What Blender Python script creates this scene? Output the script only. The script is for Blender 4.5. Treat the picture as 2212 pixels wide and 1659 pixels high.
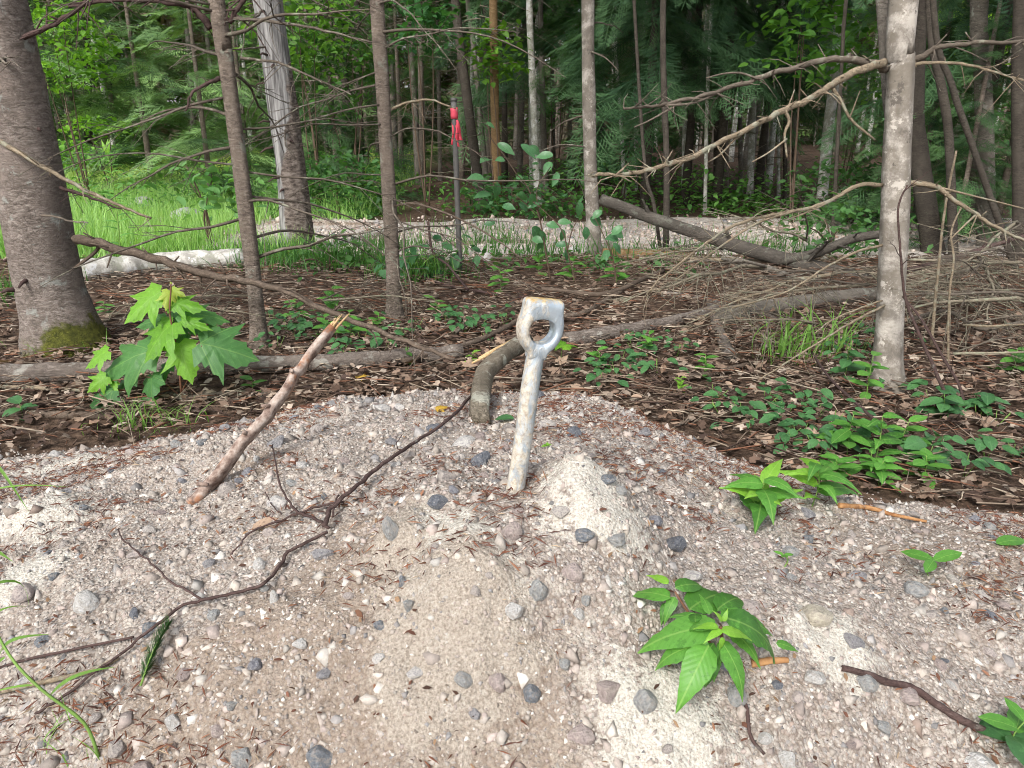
import bpy, math, random
import numpy as np
from mathutils import Vector, Matrix

# ------------------------------------------------------------------ camera, sky, sun, exposure
scene = bpy.context.scene
for o in list(bpy.data.objects):
    bpy.data.objects.remove(o)
CAM = Vector((0.0, 0.0, 0.85))
PITCH = math.radians(18.9)
FPX, CX, CY = 1613.0, 1106.0, 829.5          # focal length and centre for a 2212 x 1659 view of the place
cd = bpy.data.cameras.new('camera')
cd.sensor_fit = 'HORIZONTAL'; cd.sensor_width = 36.0; cd.lens = 36.0 * FPX / 2212.0
cd.clip_start = 0.02; cd.clip_end = 2000.0
cam = bpy.data.objects.new('camera', cd); scene.collection.objects.link(cam)
cam.location = CAM; cam.rotation_euler = (math.pi / 2 - PITCH, 0, 0)
scene.camera = cam

SUN_EL, SUN_AZ = math.radians(43), math.radians(204)     # azimuth clockwise from +Y: behind and to one side of the viewer
world = bpy.data.worlds.new('World'); scene.world = world; world.use_nodes = True
wn = world.node_tree; bg = wn.nodes['Background']
sky = wn.nodes.new('ShaderNodeTexSky'); sky.sky_type = 'NISHITA'; sky.sun_disc = False
sky.sun_elevation = SUN_EL; sky.sun_rotation = SUN_AZ
sky.air_density = 1.0; sky.dust_density = 3.0; sky.ozone_density = 1.0
hs = wn.nodes.new('ShaderNodeHueSaturation'); hs.inputs['Saturation'].default_value = 0.38
wn.links.new(sky.outputs['Color'], hs.inputs['Color'])
wn.links.new(hs.outputs['Color'], bg.inputs['Color'])
bg.inputs['Strength'].default_value = 0.125
world.cycles.sampling_method = 'MANUAL'; world.cycles.sample_map_resolution = 256
sd = bpy.data.lights.new('sun', 'SUN'); sd.energy = 1.5; sd.angle = math.radians(11); sd.color = (1.0, 0.975, 0.935)
sun = bpy.data.objects.new('sun', sd); scene.collection.objects.link(sun)
sdir = Vector((math.sin(SUN_AZ) * math.cos(SUN_EL), math.cos(SUN_AZ) * math.cos(SUN_EL), math.sin(SUN_EL)))
sun.rotation_euler = (-sdir).to_track_quat('-Z', 'Y').to_euler(); sun.location = (0, -5, 12)
vs = scene.view_settings
vs.view_transform = 'Standard'; vs.look = 'None'; vs.gamma = 1.0; vs.use_curve_mapping = False
vs.exposure = 1.15
scene.render.engine = 'CYCLES'
cy = scene.cycles
cy.use_denoising = True
try: cy.denoiser = 'OPENIMAGEDENOISE'
except Exception: pass
cy.max_bounces = 5; cy.diffuse_bounces = 3; cy.glossy_bounces = 1; cy.transmission_bounces = 3
cy.caustics_reflective = False; cy.caustics_refractive = False
cy.filter_width = 1.0; cy.use_adaptive_sampling = True; cy.adaptive_threshold = 0.04

RN = random.Random(11)
rng = np.random.default_rng(5)
COL = scene.collection

# ------------------------------------------------------------------ ground shape
def wav(x, y, k, seed, n=5):
    g = np.random.default_rng(seed); s = 0.0
    for i in range(n):
        a = g.uniform(0, 6.283); f = k * g.uniform(0.6, 1.6); p = g.uniform(0, 6.283)
        s = s + np.sin(f * (np.cos(a) * x + np.sin(a) * y) + p)
    return s / n
_TAB = np.random.default_rng(99).uniform(-1, 1, (256, 256))
def vn(x, y, k, seed):
    X = np.asarray(x, float) * k + seed * 17.31; Y = np.asarray(y, float) * k + seed * 9.77
    i = np.floor(X).astype(int); j = np.floor(Y).astype(int); u = X - i; v = Y - j; u = u * u * (3 - 2 * u); v = v * v * (3 - 2 * v)
    t = lambda a, b: _TAB[a & 255, b & 255]
    return (t(i, j) * (1 - u) + t(i + 1, j) * u) * (1 - v) + (t(i, j + 1) * (1 - u) + t(i + 1, j + 1) * u) * v
def sstep(a, b, t):
    t = np.clip((t - a) / (b - a), 0, 1); return t * t * (3 - 2 * t)
def drop(y):
    d = np.clip(1.12 - y, 0, 1.0)
    return 0.85 * d * d
def floor_z(x, y):
    z = 0.016 * wav(x, y, 3.0, 1) + 0.008 * wav(x, y, 9.0, 2)
    far = np.clip(y - 12, 0, 100)
    z = z + 0.012 * far + 0.0 * x
    return z - drop(y) - 0.06 * sstep(1.6, 1.0, y)
BX = [-6, -1.9, -1.4, -1.1, -0.72, -0.5, 0.2, 0.35, 0.56, 0.81, 1.16, 1.6, 6]
BY = [1.7, 1.84, 1.88, 1.94, 2.13, 2.26, 2.26, 2.12, 1.83, 1.60, 1.53, 1.50, 1.4]
CLAY = [(150, 1015, 0.11, .022), (90, 1090, 0.08, .012), (1290, 1090, 0.075, .028), (965, 1400, 0.10, .020),
        (1000, 1340, .07, .012), (1790, 1390, 0.06, .012), (1420, 1600, 0.08, .018), (60, 1240, .07, .008), (960, 1180, .06, .014),
        (860, 1150, .04, .02)]
CLAYXY = []
HUMPS = [(.02, 1.00, .21, .19, .055), (.17, 1.12, .13, .11, .025), (-.78, 1.55, .25, .15, .045), (-1.05, 1.32, .30, .13, .05), (.45, .90, .16, .12, .022), (-.38, .85, .2, .1, .018)]
def mound_z(x, y):
    yb = np.interp(x, BX, BY) + 0.03 * wav(x, y, 9, 31)
    d = yb - y
    hsc = 0.30 + 0.70 * np.exp(-(np.where(x < 0, x / 0.80, x / 0.62)) ** 2)
    z = hsc * 0.262 * (1 - np.exp(-np.clip(d, 0, 9) / 0.36)) - 0.35 * np.clip(-d, 0, 1)
    z = z + 0.014 * wav(x, y, 7, 3) + 0.006 * wav(x, y, 17, 4) + 0.010 * vn(x, y, 9, 1) + 0.0065 * vn(x, y, 21, 2) + 0.0045 * vn(x, y, 46, 3) + 0.0028 * vn(x, y, 95, 4)
    z = z + 0.012 * (1 - np.abs(wav(x, y, 11, 6))) * sstep(0, .3, d)
    for (hx, hy, rx_, ry_, h) in HUMPS:
        q = ((x - hx) / rx_) ** 2 + ((y - hy) / ry_) ** 2
        z = z + h * np.exp(-(q ** 2)) * (1 + .25 * vn(x, y, 14, 9))
    for (cx_, cy_, r, h) in CLAYXY:
        q = ((x - cx_) ** 2 + (y - cy_) ** 2) / (r * r)
        z = z + h * np.exp(-(q ** 2)) * (1 + .35 * wav(x, y, 45, 8))
    return z - drop(y)
def H(x, y):
    return np.maximum(floor_z(x, y), mound_z(x, y))

FWD = Vector((0, math.cos(PITCH), -math.sin(PITCH))); UPV = Vector((0, math.sin(PITCH), math.cos(PITCH)))
def ray(px, py):
    return FWD + Vector((1, 0, 0)) * ((px - CX) / FPX) + UPV * (-(py - CY) / FPX)
def W(px, py, Y):
    d = ray(px, py); return CAM + d * (Y / d.y)
def Wz(px, py, z):
    d = ray(px, py); return CAM + d * ((z - CAM.z) / d.z)
def G(px, py, lift=0.0):
    d = ray(px, py); t = np.concatenate([np.arange(0.5, 4, 0.006), np.arange(4, 40, 0.04)])
    xx = CAM.x + d.x * t; yy = CAM.y + d.y * t; zz = CAM.z + d.z * t
    hit = np.nonzero(zz <= H(xx, yy))[0]
    i = int(hit[0]) if len(hit) else len(t) - 1
    return Vector((float(xx[i]), float(yy[i]), float(H(xx[i], yy[i])) + lift))
_c = [(G(a, b), r, h) for (a, b, r, h) in CLAY]
CLAYXY = [(p.x, p.y, r, h) for (p, r, h) in _c]
def Hz(x, y): return float(H(np.float64(x), np.float64(y)))

# ------------------------------------------------------------------ node helpers and materials
class NT:
    def __init__(s, name, rough=0.85, spec=0.25):
        s.m = bpy.data.materials.new(name); s.m.use_nodes = True; s.t = s.m.node_tree
        s.b = s.t.nodes['Principled BSDF']; s.b.inputs['Roughness'].default_value = rough
        s.b.inputs['Specular IOR Level'].default_value = spec
        s.tc = s.t.nodes.new('ShaderNodeTexCoord')
    def n(s, typ, **kw):
        nd = s.t.nodes.new(typ)
        for k, v in kw.items(): setattr(nd, k, v)
        return nd
    def link(s, a, b): s.t.links.new(a, b)
    def put(s, sock, v):
        if isinstance(v, bpy.types.NodeSocket): s.link(v, sock)
        else:
            if sock.type == 'RGBA' and len(v) == 3: v = (*v, 1)
            sock.default_value = v
    def vec(s, src, scale=(1, 1, 1)):
        m = s.n('ShaderNodeMapping'); s.link(src, m.inputs['Vector']); m.inputs['Scale'].default_value = scale
        return m.outputs['Vector']
    def noise(s, vec, scale, detail=4, rough=.55, dist=0.0):
        n = s.n('ShaderNodeTexNoise'); s.link(vec, n.inputs['Vector']); n.inputs['Scale'].default_value = scale
        n.inputs['Detail'].default_value = detail; n.inputs['Roughness'].default_value = rough; n.inputs['Distortion'].default_value = dist
        return n.outputs['Fac']
    def voro(s, vec, scale, out='Distance', feature='F1', rnd=1.0):
        n = s.n('ShaderNodeTexVoronoi', feature=feature); s.link(vec, n.inputs['Vector']); n.inputs['Scale'].default_value = scale
        n.inputs['Randomness'].default_value = rnd
        return n.outputs[out]
    def ramp(s, fac, stops, interp='LINEAR'):
        r = s.n('ShaderNodeValToRGB'); s.link(fac, r.inputs['Fac']); e = r.color_ramp.elements; r.color_ramp.interpolation = interp
        while len(e) < len(stops): e.new(0.5)
        for el, (p, c) in zip(e, stops):
            el.position = p; el.color = (*c, 1) if len(c) == 3 else c
        return r.outputs['Color']
    def step(s, fac, a, b):
        m = s.n('ShaderNodeMapRange', interpolation_type='SMOOTHSTEP'); s.link(fac, m.inputs['Value'])
        m.inputs['From Min'].default_value = a; m.inputs['From Max'].default_value = b
        return m.outputs['Result']
    def mix(s, fac, a, b, mode='MIX'):
        m = s.n('ShaderNodeMix', data_type='RGBA', blend_type=mode)
        s.put(m.inputs['Factor'], fac); s.put(m.inputs[6], a); s.put(m.inputs[7], b)
        return m.outputs[2]
    def math(s, op, a, b=0.0, c=0.0):
        m = s.n('ShaderNodeMath', operation=op); s.put(m.inputs[0], a); s.put(m.inputs[1], b); s.put(m.inputs[2], c)
        return m.outputs[0]
    def attr(s, name, out='Color'):
        a = s.n('ShaderNodeAttribute'); a.attribute_name = name; return a.outputs[out]
    def bump(s, h, strength=.5, dist=.01):
        b = s.n('ShaderNodeBump'); b.inputs['Strength'].default_value = strength; b.inputs['Distance'].default_value = dist
        s.link(h, b.inputs['Height']); s.link(b.outputs['Normal'], s.b.inputs['Normal']); s.norm = b.outputs['Normal']
    def col(s, c): s.put(s.b.inputs['Base Color'], c)
    def rnd(s): return s.n('ShaderNodeObjectInfo').outputs['Random']
    def translucent(s, color, fac):
        out = [n for n in s.t.nodes if n.type == 'OUTPUT_MATERIAL'][0]
        tr = s.n('ShaderNodeBsdfTranslucent'); s.put(tr.inputs['Color'], color)
        mx = s.n('ShaderNodeMixShader'); mx.inputs[0].default_value = fac
        s.link(s.b.outputs[0], mx.inputs[1]); s.link(tr.outputs[0], mx.inputs[2]); s.link(mx.outputs[0], out.inputs[0])

MT = {}
def bark(name, dark, mid, light, lichen, lichen_amt=.62, horiz=True, moss=False, bumpd=.006, sc=1.0):
    t = NT(name, .92, .15); ob = t.tc.outputs['Object']
    st = t.vec(ob, (1, 1, 2.6) if horiz else (1, 1, .22))
    a = t.noise(st, 30 * sc, 7, .7, .8); b = t.noise(ob, 5 * sc, 4, .6)
    wv = t.n('ShaderNodeVectorMath', operation='ADD'); t.link(st, wv.inputs[0]); nz = t.n('ShaderNodeTexNoise'); t.link(ob, nz.inputs['Vector']); nz.inputs['Scale'].default_value = 22 * sc; vm = t.n('ShaderNodeVectorMath', operation='SCALE'); t.link(nz.outputs['Color'], vm.inputs[0]); vm.inputs['Scale'].default_value = .09 / sc; t.link(vm.outputs[0], wv.inputs[1])
    v = t.voro(wv.outputs[0], 62 * sc, 'Distance', 'DISTANCE_TO_EDGE'); pc = t.voro(wv.outputs[0], 62 * sc, 'Color')
    c = t.ramp(a, [(.36, dark), (.5, mid), (.63, light)])
    c = t.mix(.30, c, t.mix(pc, dark, light)); c = t.mix(t.math('MULTIPLY', t.step(v, .10, .0), .32), c, tuple(x * .7 for x in dark))
    c = t.mix(t.math('MULTIPLY', t.step(b, .42, .62), .55), c, tuple(x * .75 for x in mid))
    l = t.noise(ob, 11 * sc, 5, .65)
    c = t.mix(t.math('MULTIPLY', t.step(l, lichen_amt - .03, lichen_amt + .05), .8), c, lichen)
    l3 = t.noise(ob, 3.2 * sc, 5, .7); c = t.mix(t.math('MULTIPLY', t.step(l3, .50, .62), .45), c, tuple(min(.6, x * 1.5) for x in mid))
    if moss:
        sp = t.n('ShaderNodeSeparateXYZ'); t.link(ob, sp.inputs[0])
        mz = t.math('ADD', t.math('MULTIPLY', sp.outputs['Z'], -4.2), t.math('MULTIPLY', t.noise(ob, 9, 5, .7), 1.6))
        mz = t.math('ADD', mz, t.math('MULTIPLY', sp.outputs['X'], 2.2))
        mc = t.ramp(t.noise(ob, 60, 4), [(.3, (.035, .045, .006)), (.7, (.15, .16, .02))])
        c = t.mix(t.step(mz, .35, .62), c, mc)
    rv = t.rnd(); c = t.mix(t.math('MULTIPLY', rv, .35), c, tuple(x * .7 for x in mid))
    t.col(c); h = t.math('ADD', a, t.math('MULTIPLY', t.step(v, 0, .12), .35)); t.bump(h, .9, bumpd)
    MT[name] = t.m; return t.m
bark('spruce_bark', (.08, .063, .053), (.25, .205, .175), (.43, .375, .33), (.40, .42, .38), .60, moss=True, bumpd=.012)
bark('brown_bark', (.06, .046, .037), (.21, .168, .135), (.38, .32, .265), (.30, .32, .26), .60, bumpd=.010)
bark('grey_bark', (.07, .06, .05), (.17, .15, .125), (.27, .245, .21), (.34, .35, .3), .62)
bark('dark_bark', (.03, .025, .02), (.078, .066, .054), (.13, .112, .09), (.12, .13, .1), .68)
bark('grey_dark', (.03, .026, .022), (.095, .083, .07), (.18, .16, .135), (.2, .21, .17), .6)
bark('lichen_bark', (.085, .07, .05), (.20, .168, .125), (.32, .28, .22), (.46, .46, .38), .57, bumpd=.008)
bark('ochre_bark', (.10, .06, .03), (.24, .15, .075), (.36, .25, .13), (.3, .25, .15), .66)
bark('log_bark', (.06, .046, .038), (.18, .148, .125), (.31, .27, .235), (.42, .41, .36), .60, bumpd=.006)
bark('branch_bark', (.045, .033, .026), (.125, .093, .07), (.24, .19, .15), (.30, .29, .24), .66, bumpd=.002, sc=2)
bark('dead_twig', (.05, .04, .032), (.12, .098, .078), (.2, .17, .135), (.26, .26, .2), .58, bumpd=.001, sc=2)
bark('pale_twig', (.09, .07, .05), (.24, .19, .13), (.46, .37, .26), (.30, .30, .23), .55, bumpd=.002, sc=2.5)
bark('grey_twig', (.10, .085, .06), (.20, .17, .125), (.30, .265, .20), (.24, .26, .18), .56, bumpd=.001, sc=2)
bark('dark_twig', (.03, .02, .018), (.08, .05, .045), (.14, .10, .09), (.2, .19, .17), .66, bumpd=.001, sc=3)
def mk_birch(name, white, grey, lich):
    t = NT(name, .8, .2); ob = t.tc.outputs['Object']
    c = t.ramp(t.noise(ob, 9, 5, .6), [(.3, grey), (.6, white)])
    le = t.noise(t.vec(ob, (1, 1, 7)), 22, 4, .6)
    c = t.mix(t.step(le, .60, .70), c, (.13, .105, .09))
    sp = t.noise(ob, 14, 3, .5); c = t.mix(t.step(sp, .66, .72), c, (.06, .045, .04))
    bl = t.noise(ob, 10, 7, .75, .4); c = t.mix(.75, c, t.ramp(bl, [(.38, tuple(x * .55 for x in grey)), (.46, grey), (.53, white), (.60, tuple(min(.72, x * 1.4) for x in white))]))
    l = t.noise(ob, 6.0, 6, .7); c = t.mix(t.math('MULTIPLY', t.step(l, .46, .56), .8), c, lich); l2 = t.noise(ob, 17, 6, .75); c = t.mix(t.step(l2, .58, .63), c, tuple(min(.7, x * 1.35) for x in white)); c = t.mix(t.step(l2, .40, .34), c, tuple(x * .5 for x in grey))
    c = t.mix(t.math('MULTIPLY', t.noise(ob, 45, 3), .35), c, (.16, .14, .12))
    t.col(c); t.bump(t.math('ADD', t.noise(ob, 60, 4), le), .5, .003); MT[name] = t.m
mk_birch('birch_bark', (.37, .34, .30), (.20, .175, .147), (.17, .148, .118))
mk_birch('mottled_shaded_birch', (.31, .285, .25), (.17, .148, .122), (.12, .10, .08))  # mottled bark, darker copy with the trunk's shade in its colours
mk_birch('white_birch', (.62, .60, .55), (.38, .36, .32), (.24, .25, .19))
def mk_weathered():
    t = NT('weathered_trunk', .9, .15); ob = t.tc.outputs['Object']
    st = t.vec(ob, (1, 1, .06)); a = t.noise(st, 60, 5, .6); 
    grey = t.ramp(a, [(.36, (.095, .09, .087)), (.5, (.20, .193, .187)), (.64, (.33, .322, .31))])
    b2 = t.noise(t.vec(ob, (1, 1, 2.5)), 26, 6, .65); br = t.ramp(b2, [(.37, (.05, .04, .034)), (.5, (.125, .10, .085)), (.63, (.21, .178, .155))])
    sp = t.n('ShaderNodeSeparateXYZ'); t.link(ob, sp.inputs[0])
    mk = t.math('ADD', t.math('MULTIPLY', sp.outputs['X'], -8.0), t.math('MULTIPLY', t.noise(t.vec(ob, (1, 1, .6)), 4, 4), 2.2))
    mk = t.math('ADD', mk, t.math('MULTIPLY', t.math('SUBTRACT', sp.outputs['Z'], .55), .55))
    c = t.mix(t.step(mk, .98, 1.12), br, grey); t.col(c); t.bump(t.math('ADD', a, b2), .7, .006); MT['weathered_trunk'] = t.m
mk_weathered()
def mk_stick():
    t = NT('peeled_stick', .85, .2); ob = t.tc.outputs['Object']
    a = t.noise(ob, 50, 5, .65); c = t.ramp(a, [(.37, (.13, .085, .067)), (.5, (.28, .212, .175)), (.63, (.43, .36, .31))])
    o = t.noise(ob, 14, 4, .6); c = t.mix(t.math('MULTIPLY', t.step(o, .55, .64), .8), c, (.30, .13, .06))
    t.col(c); t.bump(a, .6, .002); MT['peeled_stick'] = t.m
    t = NT('raw_wood', .8, .2); ob = t.tc.outputs['Object']
    a = t.noise(t.vec(ob, (1, 1, 1)), 90, 4); t.col(t.ramp(a, [(.3, (.40, .25, .11)), (.7, (.66, .48, .27))])); t.bump(a, .5, .002); MT['raw_wood'] = t.m
    t = NT('orange_stick', .8, .2); ob = t.tc.outputs['Object']
    a = t.noise(ob, 60, 4); t.col(t.ramp(a, [(.3, (.18, .075, .03)), (.7, (.45, .25, .11))])); t.bump(a, .5, .002); MT['orange_stick'] = t.m
mk_stick()
def mk_ground():
    t = NT('forest_floor', .95, .1); ob = t.tc.outputs['Object']
    a = t.noise(ob, 34, 6, .7); b = t.noise(ob, 3.5, 4, .6); v = t.voro(t.vec(ob, (1, 1.0, 1)), 30, 'Color')
    c = t.ramp(a, [(.36, (.022, .016, .012)), (.5, (.075, .052, .038)), (.64, (.16, .118, .088))])
    c = t.mix(.45, c, t.mix(v, (.04, .022, .014), (.17, .11, .075)))
    g = t.ramp(t.noise(ob, 20, 5), [(.3, (.035, .06, .012)), (.7, (.10, .17, .03))])
    c = t.mix(t.attr('meadow', 'Fac'), c, g)
    t.col(c); t.bump(t.math('ADD', a, t.voro(ob, 30)), .9, .02); MT['forest_floor'] = t.m
    t = NT('gravel', .92, .12); ob = t.tc.outputs['Object']
    a = t.noise(ob, 14, 7, .7); f = t.noise(ob, 260, 5, .75); m = t.noise(ob, 70, 6, .75)
    c = t.ramp(a, [(.36, (.27, .23, .19)), (.5, (.415, .372, .322)), (.64, (.53, .49, .44))])
    c = t.mix(.6, c, t.ramp(m, [(.36, (.17, .135, .108)), (.5, (.42, .37, .322)), (.62, (.63, .585, .53))]))
    vc = t.voro(ob, 190, 'Color'); vd = t.voro(ob, 190); sep = t.n('ShaderNodeSeparateColor'); t.link(vc, sep.inputs[0])
    cell = t.ramp(sep.outputs[0], [(.0, (.20, .17, .155)), (.2, (.36, .29, .25)), (.5, (.45, .395, .34)), (.75, (.56, .51, .46)), (.9, (.30, .295, .30)), (1, (.70, .67, .62))], 'CONSTANT')
    c = t.mix(.45, c, cell)
    c = t.mix(t.math('MULTIPLY', t.step(vd, .42, .78), .6), c, (.17, .125, .095))  # crevice shadow between the grains, painted into the colour
    c = t.mix(t.math('MULTIPLY', t.step(f, .54, .66), .5), c, (.16, .105, .08))
    cl = t.math('ADD', t.attr('clay', 'Fac'), t.math('MULTIPLY', t.math('SUBTRACT', a, .5), 2.2))
    cl = t.math('ADD', cl, t.math('MULTIPLY', t.math('SUBTRACT', m, .5), 1.8))
    pale = t.ramp(f, [(.36, (.37, .325, .265)), (.5, (.56, .525, .46)), (.64, (.68, .655, .595))])
    c = t.mix(t.math('MULTIPLY', t.step(cl, .30, .60), .92), c, pale)
    so = t.math('ADD', t.attr('soil', 'Fac'), t.math('MULTIPLY', t.math('SUBTRACT', a, .5), 2.2))
    so = t.math('ADD', so, t.math('MULTIPLY', t.math('SUBTRACT', m, .5), 1.2))
    c = t.mix(t.math('MULTIPLY', t.step(so, .4, .85), .6), c, t.ramp(f, [(.36, (.13, .09, .065)), (.64, (.36, .285, .215))]))
    t.col(c)
    h = t.math('ADD', t.math('MULTIPLY', f, .5), t.math('MULTIPLY', t.math('SUBTRACT', 1.0, vd), .8)); h = t.math('ADD', h, t.math('MULTIPLY', m, 2.0)); t.bump(h, .75, .006); MT['gravel'] = t.m
    t = NT('road_gravel', .92, .1); ob = t.tc.outputs['Object']
    vc = t.voro(ob, 45, 'Color'); vd = t.voro(ob, 45); a = t.noise(ob, 1.6, 6, .7)
    c = t.mix(vc, (.33, .28, .245), (.62, .57, .52)); c = t.mix(t.step(a, .50, .62), c, (.27, .205, .155))
    t.col(c); t.bump(vd, .8, .02); MT['road_gravel'] = t.m
mk_ground()
def mk_tint(name, rough=.85, spec=.2, var=.35, nscale=90, trans=0.0, trcol=1.3, bumpd=.0, gloss=None):
    t = NT(name, rough, spec); ob = t.tc.outputs['Object']
    c = t.attr('tint'); n = t.noise(ob, nscale, 4, .6)
    c = t.mix(t.math('MULTIPLY', t.step(n, .35, .7), var), c, t.mix(1.0, c, (.42, .42, .42), 'MULTIPLY'))
    t.col(c)
    if bumpd: t.bump(n, .6, bumpd)
    if trans:
        t.translucent(t.mix(1.0, c, (1.25 * trcol, 1.3 * trcol, .55 * trcol), 'MULTIPLY'), trans)
    MT[name] = t.m
mk_tint('pebble', .8, .3, .4, 160, bumpd=.002)
mk_tint('litter', .85, .2, .5, 40, bumpd=.002)
mk_tint('needle', .85, .15, .2, 50)
mk_tint('foliage', .55, .3, .2, 30, trans=.42)
mk_tint('conifer', .6, .25, .3, 20, trans=.25)
def mk_stone():
    t = NT('stone', .75, .3); ob = t.tc.outputs['Object']; r = t.rnd()
    base = t.ramp(r, [(.0, (.44, .39, .35)), (.18, (.55, .50, .45)), (.34, (.38, .31, .28)), (.48, (.30, .29, .29)), (.60, (.50, .43, .39)), (.72, (.17, .18, .20)), (.82, (.60, .57, .53)), (.92, (.25, .25, .27)), (1, (.46, .37, .33))], 'CONSTANT')
    n = t.noise(ob, 3.2, 6, .7); c = t.mix(t.step(n, .42, .66), base, t.mix(1, base, (.55, .55, .6), 'MULTIPLY'))
    n2 = t.noise(ob, 9, 5, .7); c = t.mix(t.math('MULTIPLY', t.step(n2, .56, .66), .7), c, (.55, .51, .46))
    t.col(c); t.bump(t.math('ADD', n, n2), .6, .05); MT['stone'] = t.m
    for nm, cc in (('grey_stone', (.36, .365, .36)), ('blue_stone', (.20, .22, .245)), ('tan_stone', (.55, .49, .39)), ('pink_stone', (.45, .37, .345)), ('white_stone', (.64, .62, .59))):
        t = NT(nm, .75, .3); ob = t.tc.outputs['Object']
        n = t.noise(ob, 3.0, 6, .7); c = t.ramp(n, [(.3, tuple(x * .6 for x in cc)), (.5, cc), (.72, tuple(min(.75, x * 1.45) for x in cc))]); c = t.mix(t.math('MULTIPLY', t.step(t.noise(ob, 2.2, 6, .75), .46, .62), .6), c, (.47, .41, .35))
        t.col(c); t.bump(n, .7, .06); MT[nm] = t.m
mk_stone()
def mk_leaf(name, c0, c1, kind, rough=.45, trans=.4, vein=(.28, .45, .12), hue=.5):
    t = NT(name, rough, .35); uv = t.tc.outputs['UV']; ob = t.tc.outputs['Object']
    sp = t.n('ShaderNodeSeparateXYZ'); t.link(uv, sp.inputs[0]); u, v = sp.outputs['X'], sp.outputs['Y']
    n = t.noise(ob, 5, 4, .6); r = t.rnd()
    c = t.mix(t.math('ADD', t.math('MULTIPLY', n, .5), t.math('MULTIPLY', r, .9)), tuple(x * .8 for x in c0), c1)
    av = t.math('ABSOLUTE', v)
    if kind == 'lance':
        mid = t.math('MULTIPLY', t.step(av, .014, .004), .8)
        w = t.math('SINE', t.math('MULTIPLY', t.math('SUBTRACT', u, t.math('MULTIPLY', av, 1.5)), 62.0))
        lat = t.step(w, .80, 1.0); h = t.math('MULTIPLY', w, -.5)
        m = t.math('MAXIMUM', mid, t.math('MULTIPLY', lat, .10))
    elif kind == 'maple':
        l2 = t.math('ABSOLUTE', t.math('SUBTRACT', t.math('MULTIPLY', av, .62), t.math('MULTIPLY', u, .78)))
        m = t.math('MAXIMUM', t.step(av, .016, .003), t.step(l2, .014, .002))
        w = t.math('SINE', t.math('MULTIPLY', t.math('SUBTRACT', u, t.math('MULTIPLY', av, .9)), 46.0)); m = t.math('MAXIMUM', m, t.math('MULTIPLY', t.step(w, .86, 1.0), .3)); h = t.math('MULTIPLY', w, -.4)
        m = t.math('MULTIPLY', m, .6)
    else:
        m = t.math('MULTIPLY', t.step(av, .03, .01), .5); h = n
    n3 = t.noise(ob, 11, 5, .7); c = t.mix(t.math('MULTIPLY', t.step(n3, .55, .66), .35), c, tuple(min(.6, x * 1.5) for x in c1)); c = t.mix(t.math('MULTIPLY', t.step(n3, .43, .36), .4), c, tuple(x * .6 for x in c0))
    c = t.mix(t.math('MULTIPLY', m, .5), c, vein); t.col(c); t.bump(h, .08, .02)
    t.translucent(t.mix(1.0, c, (1.4, 1.5, .7), 'MULTIPLY'), trans); MT[name] = t.m
mk_leaf('fresh_leaf', (.045, .155, .025), (.105, .28, .045), 'lance', .45, .3)
mk_leaf('young_leaf', (.14, .34, .03), (.21, .42, .05), 'lance', .45, .35)
mk_leaf('maple_leaf', (.055, .17, .05), (.085, .22, .06), 'maple', .5)
mk_leaf('maple_young', (.10, .28, .02), (.17, .37, .035), 'maple', .5)
mk_leaf('maple_yellow', (.22, .34, .04), (.32, .40, .06), 'maple', .5)
mk_leaf('round_leaf', (.04, .125, .045), (.075, .19, .065), 'round', .38, .3, (.14, .26, .12))
mk_leaf('shrub_leaf', (.045, .13, .06), (.10, .24, .10), 'round', .35, .35, (.16, .3, .16))
mk_leaf('grass_blade', (.09, .21, .03), (.16, .33, .06), 'round', .5, .4)
mk_leaf('dead_leaf', (.085, .05, .034), (.34, .24, .17), 'maple', .8, .1, (.12, .08, .05))
mk_leaf('yellow_leaf', (.45, .27, .03), (.60, .38, .06), 'maple', .6, .3, (.5, .35, .1))
def mk_plain(name, c, rough=.7, spec=.3, n=.25, sc=30):
    t = NT(name, rough, spec); ob = t.tc.outputs['Object']; f = t.noise(ob, sc, 4)
    t.col(t.mix(f, tuple(x * (1 - n) for x in c), tuple(x * (1 + n) for x in c))); t.bump(f, .3, .002); MT[name] = t.m; return t
mk_plain('green_stem', (.14, .24, .05)); mk_plain('red_stem', (.16, .075, .045)); mk_plain('brown_stem', (.09, .06, .04))
mk_plain('post_metal', (.085, .08, .075), .6, .4, .45, 40)
def mk_ribbon():
    t = mk_plain('pink_ribbon', (.80, .10, .15), .45, .4, .12, 40); t.translucent((.9, .16, .2), .35)
    t = mk_plain('sprig_needles', (.035, .085, .022), .5, .3); t = mk_plain('orange_leaf', (.55, .12, .05))
mk_ribbon()
TZ = (W(1176, 645, G(1112, 1058).y + .015) - G(1112, 1058)).length
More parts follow.
